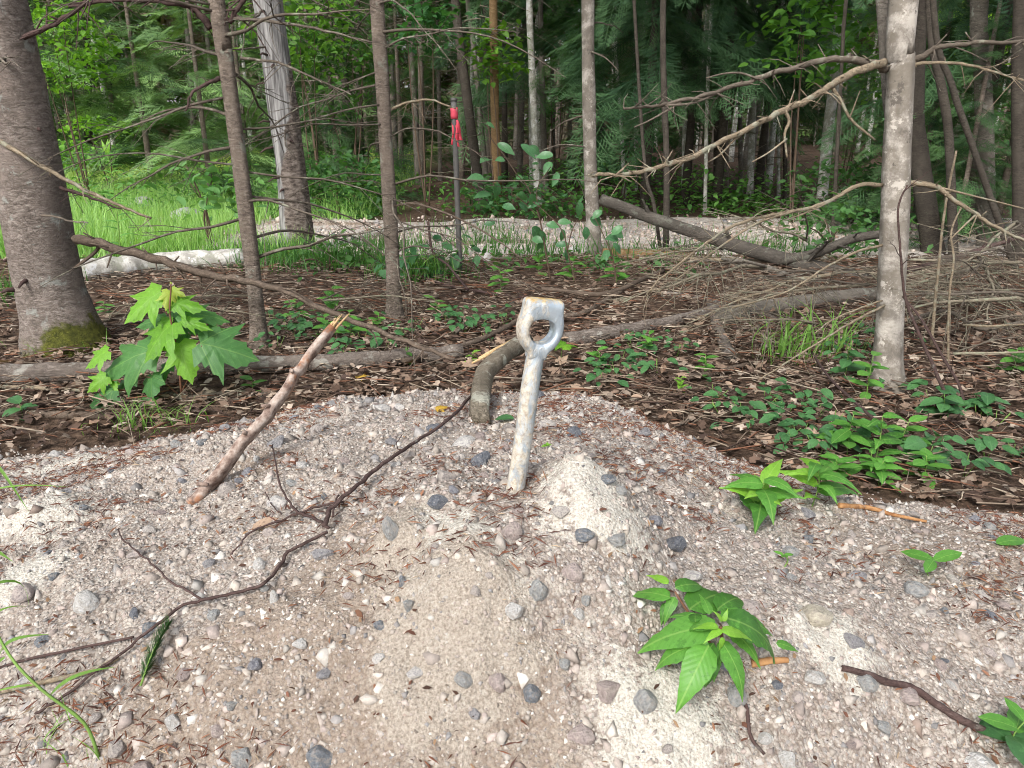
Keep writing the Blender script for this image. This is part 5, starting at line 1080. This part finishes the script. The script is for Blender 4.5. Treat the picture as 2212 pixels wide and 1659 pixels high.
for k in range(6):
    o_ = Vector((RN.uniform(-.008, .008), RN.uniform(-.008, .008), RN.uniform(-.004, .004))); V, F = tube([t2 - dr * .01 + o_, t2 + dr * RN.uniform(.004, .02) + o_ * 1.1, t2 + dr * RN.uniform(.012, .05) + o_ * 1.5], RN.uniform(.003, .006), .0012, 5, .4); mk('splinter', V, F, 'raw_wood', shaft)
# long dark twig trailing over the mound
e = empty('fallen_twig', G(1033, 858), 'long dark forking twig trailing over the gravel mound', 'twig')
def gp(l, lift): return [G(a, b, lift) for a, b in l]
for nm, pts, r0, r1, lf in (('stem', [(1033, 858), (1000, 895), (960, 935), (900, 975), (850, 1008), (795, 1055), (745, 1100), (715, 1132), (705, 1165)], .0062, .005, .022),
                            ('stem', [(708, 1165), (660, 1190), (625, 1208), (595, 1255), (565, 1282), (500, 1300), (440, 1313), (390, 1330), (345, 1365), (270, 1425), (195, 1480), (130, 1532), (80, 1560)], .0045, .0022, .012),
                            ('fork', [(745, 1100), (700, 1108), (640, 1130), (575, 1150), (540, 1165), (520, 1190), (500, 1218)], .004, .0018, .012),
                            ('fork', [(712, 1165), (670, 1142), (640, 1125), (612, 1080), (598, 1020), (590, 980)], .0042, .0018, .02),
                            ('fork', [(438, 1312), (412, 1292), (375, 1277), (335, 1240), (300, 1210), (268, 1180), (258, 1155)], .0032, .0014, .012),
                            ('fork', [(610, 1125), (588, 1100), (575, 1075)], .002, .001, .01), ('fork', [(735, 1095), (725, 1110), (722, 1140)], .003, .003, .02),
                            ('fork', [(862, 1000), (858, 985), (870, 965)], .002, .001, .025)):
    pp = catmull(gp(pts, lf), 5); pp = [q + Vector((RN.uniform(-1, 1), RN.uniform(-1, 1), RN.uniform(-1, 1))) * .0016 for q in pp]; V, F = tube(pp, r0 * .58, r1 * .75, 7, .25); mk(nm, V, F, 'dark_twig', e)
log('fallen_twig', 'thin straight dark twig on the gravel near the fir sprig', [(-20, 1458), (60, 1440), (150, 1415), (290, 1385)], .0022, .0018, 'dark_twig', cat='twig', lift=.006, seed=35)

# ------------------------------------------------------------------ stake with pink ribbon
def stake():
    Y = 4.57; b = W(994, 596, Y); gz = Hz(b.x, b.y); t = W(980, 214, Y); e = empty('survey_stake', (b.x, b.y, gz), 'thin dark metal stake with a pink ribbon tied near its top', 'stake')
    d = (t - b).normalized(); V, F = tube(catmull([b - d * .1, b, b.lerp(t, .5), t], 4), .0165, .0165, 12, .02); post = mk('post', V, F, 'post_metal', e)
    V, F = tube([t - d * .012, t + d * .006], .0185, .0185, 12, .0); mk('cap', V, F, 'post_metal', post)
    p0 = b.lerp(t, .955); p1 = b.lerp(t, .895); V, F = tube([p0, p0.lerp(p1, .3), p0.lerp(p1, .7), p1], .0215, .0205, 14, .05); rib = mk('ribbon', V, F, 'pink_ribbon', e)
    for (x0, x1, top, bot, yo) in ((.014, .040, .89, .78, -.012), (-.022, -.004, .885, .755, -.010), (.006, .024, .86, .745, -.016)):
        V, F = [], []
        for i in range(9):
            f = i / 8; q = b.lerp(t, top + (bot - top) * f); w0 = x0 * (.55 + .45 * f) + .004 * math.sin(f * 7 + x0 * 90); w1 = x1 * (.55 + .6 * f) + .004 * math.sin(f * 6)
            yy = yo - .010 * math.sin(f * 5 + x0 * 50)
            V += [q + Vector((w0, yy, 0)), q + Vector(((w0 + w1) / 2, yy - .006, 0)), q + Vector((w1, yy + .003, 0))]
        for i in range(8):
            for j in (0, 1): a = i * 3 + j; F.append((a, a + 3, a + 4, a + 1))
        o = mk('ribbon_tail', V, F, 'pink_ribbon', rib); o.modifiers.new('thick', 'SOLIDIFY').thickness = .0008
stake()

# ------------------------------------------------------------------ plants
def stem_tube(e, pts, r0, r1, mat): V, F = tube(catmull(pts, 4), r0, r1, 6, .03); return mk('stem', V, F, mat, e)
def c5(cx, cy): return ((2300 + cx / 2.765) / 1.736, (2100 + cy / 2.765) / 1.736)
def c6(cx, cy): return ((250 + cx / 2.765) / 1.736, (1000 + cy / 2.765) / 1.736)
def big_seedling():
    b = G(1552, 1420); z0 = b.z; e = empty('seedling', b, 'largest fresh green seedling, a rosette of pointed leaves on the gravel', 'seedling')
    hub = Wz(*c5(1110, 700), z0 + .10); stem_tube(e, [b, b.lerp(hub, .5) + Vector((.003, 0, 0)), hub], .0028, .0022, 'red_stem')
    h2 = Wz(*c5(640, 330), z0 + .085); stem_tube(e, [b, b.lerp(h2, .6) + Vector((-.004, 0, .004)), h2], .0022, .0016, 'red_stem')
    h3 = Wz(*c5(800, 500), z0 + .07)
    L = [((1060, 680), (205, 905), .095, .045, 0), ((990, 880), (655, 1565), .085, .035, 1), ((1140, 870), (1432, 1445), .085, .04, 2), ((1180, 600), (1880, 930), .1, .05, 3), ((1150, 560), (1640, 760), .09, .06, 0), ((1000, 760), (560, 820), .075, .05, 1), ((1120, 900), (1260, 1150), .06, .04, 0),
         ((800, 500), (1225, 305), .075, .055, 0), ((1090, 500), (1395, 335), .08, .06, 1), ((830, 890), (365, 1085), .07, .035, 2), ((1060, 1040), (950, 1345), .06, .03, 3),
         ((590, 385), (115, 330), .085, .065, 0), ((650, 280), (995, 240), .09, .075, 1), ((640, 380), (510, 650), .08, .055, 2), ((560, 440), (480, 660), .06, .04, 3),
         ((980, 850), (825, 1005), .085, .06, 1), ((1060, 670), (690, 680), .11, .085, 2), ((1200, 560), (1500, 570), .075, .06, 0), ((900, 740), (610, 1010), .06, .04, 3), ((1690, 860), (1940, 940), .055, .045, 0),
         ((1000, 900), (830, 1280), .055, .03, 1), ((1200, 620), (1720, 700), .085, .07, 2), ((1180, 700), (1600, 1050), .06, .035, 3), ((1000, 560), (900, 330), .08, .09, 0), ((950, 800), (480, 960), .075, .05, 1), ((1060, 960), (1050, 1250), .05, .03, 2), ((1150, 620), (1330, 420), .09, .09, 3), ((900, 620), (560, 560), .09, .08, 0), ((1040, 860), (760, 1330), .075, .04, 2), ((1120, 820), (1300, 1300), .07, .04, 1), ((850, 640), (850, 520), .1, .09, 0)]
    for k, (a, c, za, zc, m) in enumerate(L):
        p, q = Wz(*c5(*a), z0 + za), Wz(*c5(*c), z0 + zc); place(LANCE[m], 'leaf', e, p, q, Vector((RN.uniform(-.3, .3), -.35, 1)), RN.uniform(1.1, 1.35))
    for (a, c, za, zc) in (((1130, 720), (930, 855), .11, .10), ((1130, 735), (1455, 815), .115, .095), ((1090, 690), (820, 700), .115, .105), ((1130, 800), (1100, 950), .1, .08), ((1130, 640), (1040, 520), .11, .125), ((1140, 640), (1190, 500), .11, .125), ((570, 240), (340, 140), .095, .09)):
        p, q = Wz(*c5(*a), z0 + za), Wz(*c5(*c), z0 + zc); place(RN.choice(LANCEY), 'leaf', e, p, q, Vector((RN.uniform(-.2, .2), -.2, 1)), 1.2)
big_seedling()
def maple():
    b = G(392, 866); Y = b.y; e = empty('maple_seedling', b, 'maple seedling with large lobed leaves in front of the long grey log', 'seedling')
    nodes = [c6(1190, 1370), c6(1170, 1080), c6(1120, 750), c6(1070, 480), c6(1080, 260), c6(1080, 180)]
    P = [b - Vector((0, 0, .02))] + [W(x_, y_, Y - .01 * i) for i, (x_, y_) in enumerate(nodes)]; stem_tube(e, P, .004, .0022, 'red_stem')
    st2 = [W(*c6(1190, 1300), Y), W(*c6(1290, 1100), Y - .02), W(*c6(1400, 820), Y - .03)]; stem_tube(e, st2, .0022, .0015, 'red_stem')
    st3 = [W(*c6(1180, 1340), Y), W(*c6(900, 1150), Y - .03), W(*c6(480, 1180), Y - .05)]; stem_tube(e, st3, .0022, .0014, 'red_stem')
    L = [((1110, 590), (725, 935), -.02, -.10, 'y', 1.15), ((980, 265), (545, 550), 0, -.07, 'y', .95), ((1060, 250), (1030, 450), -.01, -.05, 'x', .9), ((1080, 380), (1420, 405), -.01, -.03, 'y', .85),
         ((1180, 490), (1690, 490), 0, .04, 'm', .85), ((1170, 800), (1285, 1190), -.03, -.10, 'y', 1.1), ((1390, 800), (1985, 930), -.02, -.02, 'm', 1.15), ((890, 880), (200, 1100), -.02, -.06, 'm', .85),
         ((430, 880), (145, 1025), -.03, -.06, 'y', 1.0), ((890, 1130), (860, 1385), -.03, -.09, 'b', 1.35), ((410, 1140), (190, 1295), -.04, -.08, 'y', 1.0), ((480, 1290), (105, 1550), -.05, -.12, 'm', .95),
         ((930, 1400), (590, 1505), -.04, -.07, 'b', .9), ((1120, 580), (1440, 650), .05, .08, 'm', 1.1), ((1010, 560), (670, 590), .05, .04, 'm', .8), ((1110, 780), (950, 815), .03, .03, 'm', 1), ((1130, 800), (1290, 690), .05, .06, 'm', 1.0),
         ((500, 1200), (410, 1405), -.03, -.07, 'y', .8), ((1100, 1000), (830, 1150), .03, .02, 'm', .9), ((720, 1150), (460, 1240), .0, .0, 'm', .9), ((1090, 240), (1220, 310), 0, -.02, 'x', .8), ((1150, 470), (1010, 490), .06, .08, 'm', 1), ((1200, 560), (1480, 630), -.02, -.05, 'y', .6), ((1090, 180), (1070, 150), 0, 0, 'x', .8)]
    for (a, c, ya, yc, k, w) in L:
        p, q = W(*c6(*a), Y + ya), W(*c6(*c), Y + yc); me = {'y': RN.choice(MAPLEY), 'm': RN.choice(MAPLE), 'b': MAPLEB[0], 'x': MAPLEX[0]}[k]
        place(me, 'leaf', e, p, q, Vector((RN.uniform(-.5, .5), -.75, RN.uniform(.35, 1.0))), w * .86)
maple()
def seedling(label, px, h, L, n, kinds, name='seedling', cat='seedling', tiers=3, stemmat='green_stem', lean=(0, 0), w=1.0, group=None, up=.2, rs=None, seed=0, top=True):
    rs = random.Random(seed + 900); b = G(*px); e = empty(name, b, label, cat, group); tp = b + Vector((lean[0], lean[1], h)); ps = catmull([b - Vector((0, 0, .01)), b.lerp(tp, .5) + Vector((rs.uniform(-.01, .01), 0, 0)), tp], 4)
    V, F = tube(ps, max(.0012, h * .014), .0010, 6, .03); mk('stem', V, F, stemmat, e); a0 = rs.uniform(0, 6.28)
    for k in range(n):
        f = 1 if n < 5 else .35 + .65 * (k / max(1, n - 1)); q = ps[min(len(ps) - 1, int(f * (len(ps) - 1)))]; a = a0 + k * 2.4 + rs.uniform(-.3, .3); l = L * rs.uniform(.75, 1.15) * (1.15 - .4 * f if n > 6 else 1)
        d = Vector((math.cos(a), math.sin(a), rs.uniform(-.25, .3) + up)); d.normalize(); place(rs.choice(kinds), 'leaf', e, q, q + d * l, Vector((0, -.25, 1)), w * rs.uniform(.9, 1.15))
    return e
seedling('fresh green seedling with pointed leaves, the one nearer the eye of the gravel-edge pair', (1640, 1125), .085, .098, 13, LANCE + LANCEY, seed=1, w=1.25)
seedling('fresh green seedling with drooping leaves, paired beside the other at the gravel edge', (1752, 1095), .10, .095, 9, LANCE + LANCEY, seed=2, w=1.2)
seedling('tiny three-leaved seedling alone on the gravel slope', (2010, 1243), .03, .048, 3, PTOVAL, seed=3)
seedling('tall seedling with a long pointed leaf in the litter below the blotched birch', (1888, 1005), .14, .085, 9, LANCE, seed=4, w=1.3)
seedling('leafy seedling standing in the litter past the blotched birch', (2185, 812), .10, .085, 8, PTOVAL, seed=5, w=1.2, lean=(.0, 0))
seedling('broad-leaved plant at the bottom corner where the wet twig ends', (2195, 1625), .05, .055, 7, PTOVAL + OVAL, seed=6, w=1.1)
seedling('pointed-leaf seedling beside the slanting long branch, left of the slim spruce foot', (722, 690), .15, .085, 9, LANCE, seed=7, w=1.5)
seedling('small bright yellow-green seedling on the litter by the orange-tipped stick', (1468, 858), .07, .035, 9, LANCEY, seed=8, w=1.3)
seedling('small maple seedling half hidden behind the steel shaft', (1215, 790), .08, .07, 4, MAPLEY, seed=9, name='maple_seedling')
seedling('yellowing seedling against the torn end of the bent limb', (1020, 788), .045, .04, 5, LANCEY, seed=10, w=1.6)
seedling('dark leafy seedling in front of the long log, right of the maple seedling', (548, 852), .05, .05, 5, PTOVAL, seed=11)
seedling('dark round-leaved seedling at the pale stick end by the thick trunk', (50, 905), .05, .05, 5, OVAL, seed=12)
seedling('light seedling in litter just behind the eye, below the stake', (1240, 610), .14, .10, 7, LANCE, seed=13, w=1.4)
seedling('leafy plant by the rotten log, right of the stake', (1165, 600), .12, .09, 7, PTOVAL, seed=14)
seedling('clump of pointed leaves at the litter edge, below the tall seedling', (1900, 1050), .07, .065, 12, LANCE + PTOVAL, seed=15, w=1.3)
seedling('clump of pointed leaves just before the cane at the litter edge', (1800, 1040), .06, .06, 10, PTOVAL, seed=16, w=1.1)
seedling('tiny sprout in the gravel just right of the shaft', (1182, 975), .012, .012, 4, LANCEY, seed=17, w=2.0)
seedling('tiny sprout on gravel beside the orange pebble', (1690, 1225), .02, .016, 4, PTOVAL, seed=18)
for k, (px, h, L, nn, kd, lab) in enumerate([((760, 740), .13, .075, 9, PTOVAL, 'ovate-leaved plant on the long log near the broken stick tip'), ((705, 735), .10, .07, 8, PTOVAL, 'ovate-leaved plant left of the broken stick tip'), ((820, 720), .08, .05, 8, PTOVAL, 'small ovate-leaved plant under the slim twiggy spruce'), ((940, 690), .10, .06, 8, PTOVAL, 'ovate-leaved plant right of the slim twiggy spruce foot'), ((640, 690), .11, .07, 8, PTOVAL, 'ovate-leaved plant behind the maple seedling toward the road'),
        ((1830, 985), .12, .075, 11, PTOVAL, 'bushy ovate-leaved plant beside the tall seedling'), ((1950, 985), .10, .07, 10, PTOVAL, 'ovate-leaved plant on the far side of the tall seedling'), ((1870, 1035), .08, .06, 10, LANCE, 'pointed low plant in front of the tall seedling'), ((1990, 1040), .07, .06, 9, PTOVAL, 'low ovate-leaved plant at the litter edge past the tall seedling'), ((1870, 870), .16, .07, 10, PTOVAL, 'upright leafy plant hugging the blotched birch foot'), ((1820, 830), .14, .065, 10, OVAL, 'upright round-leaved plant beside the birch foot'), ((2120, 900), .08, .07, 8, OVAL, 'dark broad-leaved plant in the litter far past the birch'), ((2030, 905), .08, .075, 8, OVAL, 'dark broad-leaved plant under the red sapling whip'),
        ((1400, 770), .09, .05, 9, PTOVAL, 'leafy sprig behind the grey ringed log'), ((1290, 800), .08, .05, 8, PTOVAL, 'leafy sprig just right of the steel shaft'), ((1520, 820), .09, .05, 8, PTOVAL, 'leafy sprig by the short log end'), ((1080, 640), .14, .08, 8, PTOVAL, 'leafy sprig in litter below the stake foot'), ((1330, 620), .16, .09, 8, PTOVAL, 'leafy sprig in front of the mottled birch'), ((470, 745), .08, .06, 8, PTOVAL, 'leafy sprig between the maple seedling and the slim scaly trunk'), ((230, 690), .08, .06, 8, PTOVAL, 'leafy sprig beside the mossy trunk foot'), ((880, 790), .06, .045, 7, PTOVAL, 'leafy sprig in front of the long log near the bent limb')]):
    seedling(lab, px, h, L, nn, kd, name='leafy_plant', cat='plant', seed=60 + k, w=1.0, up=.1)
# creeping round-leaved ground cover, one plant after the other
REG = [('behind the eye', [(1035, 715), (1090, 700), (1000, 720), (960, 700), (1060, 740), (985, 690)]),
       ('behind the broken stick', [(780, 740), (830, 755), (740, 760), (870, 730), (690, 740), (800, 715), (640, 730), (900, 715), (760, 780)]),
       ('round the slim scaly trunk', [(590, 700), (620, 720), (650, 700), (560, 745), (600, 755)]),
       ('between eye and grass tuft', [(1340, 790), (1300, 835), (1370, 760), (1420, 810), (1460, 770), (1390, 745), (1330, 815)]),
       ('below the grass tuft', [(1540, 870), (1600, 905), (1650, 880), (1560, 900), (1620, 935), (1690, 950)]),
       ('round the blotched birch foot', [(1860, 760), (1830, 800), (1890, 790), (1810, 770), (1870, 820), (1850, 720), (1930, 740)]),
       ('below the dark cane', [(1760, 910), (1720, 960), (1800, 930), (1830, 960), (1770, 985), (1740, 880), (1700, 900)]),
       ('past the tall seedling', [(2010, 870), (2040, 890), (2110, 900), (2150, 920), (2000, 1000), (2080, 1030), (2130, 990), (2190, 1000)])]
ORD = ['first', 'second', 'third', 'fourth', 'fifth', 'sixth', 'seventh', 'eighth', 'ninth', 'tenth']
for r_i, (where, L) in enumerate(REG):
    for k, (a, b_) in enumerate(sorted(L)):
        rs = random.Random(r_i * 50 + k); b = G(a, b_, .0); e = empty('ground_cover_plant', b, ORD[k] + ' creeping round-leaved plant ' + where + ', counting from the meadow', 'plant', 'creeping plants ' + where)
        sc_ = (.030 if b.y > 2.0 else .040) * rs.uniform(.75, 1.25)
        for q in range(rs.randint(7, 13)):
            aa = rs.uniform(0, 6.28); rr = rs.uniform(.005, .095); base = b + Vector((math.cos(aa) * rr, math.sin(aa) * rr, rs.uniform(.025, .075))); l = sc_ * rs.uniform(.75, 1.3); dd = Vector((math.cos(aa + rs.uniform(-.8, .8)), math.sin(aa) - .2, rs.uniform(-.3, .25))).normalized()
            place(rs.choice(OVAL), 'leaf', e, base, base + dd * l, Vector((rs.uniform(-.3, .3), -.45, 1)), rs.uniform(.9, 1.1))
        V, F = join([tube([b + Vector((0, 0, -.01)), b + Vector((rs.uniform(-.04, .04), rs.uniform(-.04, .04), .05))], .0012, .001, 4) for _ in range(3)]); mk('stem', V, F, 'green_stem', e)
# upright shrub with rounded leaves in front of the road
def road_shrub():
    b = G(1188, 610); e = empty('aspen_sapling', b, 'thin-stemmed sapling with rounded blue-green leaves in front of the road', 'sapling'); Y = b.y - .1; rs = random.Random(5)
    S = [[(1190, 612), (1178, 540), (1165, 470), (1140, 405), (1120, 380)], [(1165, 470), (1135, 440), (1110, 420)], [(1120, 382), (1085, 330), (1062, 300), (1052, 268)], [(1168, 480), (1160, 410), (1190, 360)]]
    for s in S:
        pts = [W(a, c, Y - .02 * i) for i, (a, c) in enumerate(s)]; V, F = tube(catmull(pts, 4), .006 if s is S[0] else .003, .0025, 6, .05); mk('stem', V, F, 'brown_stem', e)
    for (a, c, s) in [(1050, 268, 26), (1075, 310, 46), (1060, 345, 40), (1045, 385, 42), (1090, 345, 30), (1125, 312, 40), (1145, 315, 30), (1075, 395, 46), (1060, 420, 48), (1115, 385, 30), (1125, 412, 34), (1145, 420, 42), (1165, 440, 36), (1190, 350, 38), (1195, 335, 34), (1205, 372, 30), (1120, 440, 30), (1085, 445, 34), (1070, 480, 30), (1150, 490, 44), (1165, 500, 36), (1180, 485, 40), (1205, 480, 36), (1215, 495, 26), (1150, 515, 28), (1200, 530, 34), (1220, 540, 36), (1215, 548, 24), (1175, 520, 30), (1230, 480, 26)]:
        p = W(a, c, Y + rs.uniform(-.12, .12)); l = s * rs.uniform(.55, .9) * Y / FPX; d = Vector((rs.uniform(-1, 1), rs.uniform(-.5, .4), rs.uniform(-.9, .2))).normalized(); place(rs.choice(SHRUB), 'leaf', e, p, p + d * l, Vector((rs.uniform(-.5, .5), -.8, .55)), rs.uniform(.85, 1.1))
    b = G(1248, 625); e = empty('aspen_sapling', b, 'second thinner sapling with few dark leaves, close to the mottled birch', 'sapling'); Y = b.y - .05
    for s in ([(1248, 625), (1230, 560), (1215, 500), (1180, 460), (1150, 435)], [(1225, 545), (1235, 500), (1250, 470)], [(1330, 620), (1325, 560), (1300, 500), (1285, 470)]):
        pts = [W(a, c, Y) for a, c in s]; V, F = tube(catmull(pts, 4), .004, .002, 6, .05); mk('stem', V, F, 'brown_stem', e)
    for (a, c, s) in [(1245, 470, 30), (1265, 490, 30), (1275, 470, 34), (1250, 435, 34), (1230, 410, 30), (1320, 500, 40), (1335, 515, 36), (1310, 540, 30), (1345, 490, 30), (1325, 525, 30), (1260, 420, 28), (1300, 455, 28)]:
        p = W(a, c, Y + rs.uniform(-.1, .1)); l = s * .8 * Y / FPX; d = Vector((rs.uniform(-1, 1), rs.uniform(-.5, .4), rs.uniform(-.9, .2))).normalized(); place(rs.choice(SHRUB), 'leaf', e, p, p + d * l, Vector((rs.uniform(-.5, .5), -.8, .55)), 1)
road_shrub()
# tall weed in the meadow
b = G(262, 575); e = empty('tall_weed', b, 'single tall narrow-leaved weed standing in the meadow', 'weed'); ps = catmull([b, W(255, 480, b.y), W(245, 400, b.y), W(230, 318, b.y)], 6); V, F = tube(ps, .004, .002, 6); mk('stem', V, F, 'green_stem', e)
for k in range(20):
    q = ps[int(2 + k * (len(ps) - 3) / 20)]; s = 1 if k % 2 else -1; l = .11 * (1 - .4 * k / 20); place(LANCE[k % 4], 'leaf', e, q, q + Vector((s * l, RN.uniform(-.04, .04), RN.uniform(.0, .05))), Vector((0, -.4, 1)), .5)
for k in range(5): q = ps[-1]; place(LANCEY[k % 2], 'leaf', e, q - Vector((0, 0, .04)), q + Vector((RN.uniform(-.03, .03), 0, .05)), Vector((0, -1, .1)), .8)
# grass tufts
def tuft(label, px, n, h, spread, seed, lean=0.0, wf=1.0):
    rs = random.Random(seed); b = G(*px); e = empty('grass_tuft', b, label, 'grass tuft')
    for k in range(n):
        p = b + Vector((rs.gauss(0, spread), rs.gauss(0, spread * .6), -.01)); p.z = Hz(p.x, p.y) - .005; a = rs.uniform(0, 6.28); l = h * rs.uniform(.5, 1.1)
        d = Vector((math.cos(a) * .8 + lean, math.sin(a) * .6, rs.uniform(.45, 1.6))).normalized(); place(rs.choice(BLADE), 'blade', e, p, p + d * l, Vector((-d.x, -d.y - .3, .8)), wf * rs.uniform(.6, 1.1))
tuft('long-bladed grass tuft between the short log end and the blotched birch', (1700, 780), 60, .24, .07, 1)
tuft('thin grass growing beside the blotched birch among grey canes', (1810, 770), 26, .26, .06, 2)
tuft('dark low grass under the maple seedling at the gravel edge', (330, 925), 70, .11, .07, 3)
tuft('small pale grass sprouts at the mossy trunk foot', (150, 765), 26, .10, .08, 4)
tuft('dark grass clump behind the peeled trunk and the slim spruce', (905, 605), 60, .22, .10, 5, .3)
tuft('small green sprouts at the bottom gravel corner', (120, 1640), 14, .05, .03, 6)
# tall grass stem leaning in at the frame's lower corner
e = empty('grass_plant', G(215, 1640), 'tall grass stem with broad blades leaning over the gravel corner', 'grass'); B0 = G(215, 1640)
pts = [B0, Wz(180, 1560, B0.z + .05), Wz(90, 1490, B0.z + .10), Wz(20, 1415, B0.z + .14), Wz(-40, 1300, B0.z + .18)]; stem_tube(e, pts, .0022, .0015, 'green_stem')
for (a, c, za, zc, m, w) in [((110, 1500), (255, 1440), .09, .11, 0, 2.4), ((0, 1430), (110, 1370), .12, .15, 1, 2.2), ((-30, 1340), (60, 1310), .16, .15, 0, 2.4), ((-40, 1270), (62, 1312), .2, .14, 1, 1.8), ((70, 1480), (-30, 1500), .1, .1, 2, 2.4), ((10, 1420), (-40, 1560), .13, .05, 1, 1.6), ((-30, 1190), (30, 1215), .2, .2, 0, 3), ((180, 1560), (100, 1500), .05, .09, 2, 2.5), ((-30, 1062), (150, 1052), .2, .2, 2, 1.1), ((-20, 1000), (65, 1110), .22, .16, 1, .9)]:
    place(BLADE[m], 'blade', e, Wz(*a, B0.z + za), Wz(*c, B0.z + zc), Vector((0, -.3, 1)), w)
# fir sprig lying on the gravel
b, t2 = G(306, 1492, .008), G(372, 1380, .02); e = empty('fir_sprig', b, 'green fir sprig lying on the gravel near the long dark twig', 'sprig'); V, F = tube(catmull([b, b.lerp(t2, .5) + Vector((0, 0, .008)), t2], 4), .0018, .0009, 6); mk('stem', V, F, 'green_stem', e)
V, F = [], []; rs = random.Random(3); dx = (t2 - b); side = dx.cross(Vector((0, 0, 1))).normalized(); dn = dx.normalized()
for k in range(320):
    f = rs.uniform(.08, 1); q = b.lerp(t2, f) + Vector((0, 0, .008 * math.sin(f * 3.1))); s = rs.choice((-1, 1)); l = rs.uniform(.016, .024) * (1.1 - .35 * f); d = (side * s * rs.uniform(.4, 1) + dn * .75 + Vector((0, 0, rs.uniform(.0, .55)))).normalized(); w = dn.cross(d).normalized() * .001 + dn * .001; o = len(V); V += [q - w, q + w, q + d * l]; F.append((o, o + 1, o + 2))
tag(mk('needle_mass', V, F, 'sprig_needles', e, smooth=False), kind='stuff')
# single coloured leaves
for (px, L, me, lab, ang, lift) in [((942, 888), .03, maple_mesh('yellow_leaf', .3, .8, 70), 'curled yellow leaf on the mound below the bent limb', .3, .006), ((790, 822), .05, maple_mesh('yellow_leaf', .3, .5, 71), 'bright yellow leaf under the long grey log', 2.6, .01),
                                    ((1275, 838), .07, DEAD[0], 'large maroon dead leaf where the mound meets the litter', .4, .02), ((1110, 915), .04, OVAL[0], 'grey-green fallen leaf at the foot of the bent limb', 2.9, .01), ((545, 1150), .05, DEAD[5], 'orange-brown dead leaf on gravel under the dark twig', .3, .006), ((2150, 1185), .06, PTOVAL[0], 'fallen green leaf near the picture edge on the gravel', .2, .01)]:
    b = G(*px, lift); o = place(me, 'fallen_leaf', None, b, b + Vector((math.cos(ang) * L, math.sin(ang) * L, .006)), Vector((0, -.2, 1))); tag(o, lab, 'leaf')
# boulders by the meadow
for (px, s, m, lab) in [((305, 452), (.22, .16, .10), 'grey_stone', 'pale flat boulder in the meadow grass'), ((402, 480), (.20, .16, .12), 'grey_stone', 'grey boulder where the meadow meets the road'), ((350, 488), (.12, .1, .06), 'pink_stone', 'pinkish stone beside the grey road-end boulder'), ((218, 362), (.30, .25, .35), 'pink_stone', 'pink block-like rock at the far end of the meadow')]:
    b = G(*px); o = link('boulder', stone_mesh(RN.randrange(9), m)); o.location = (b.x, b.y, b.z + s[2] * .35); o.scale = s; o.rotation_euler = (RN.uniform(-.2, .2), 0, RN.uniform(0, 6.28)); tag(o, lab, 'boulder')
print('OBJECTS', len(bpy.data.objects), 'TRIS', sum(len(m.polygons) for m in bpy.data.meshes))
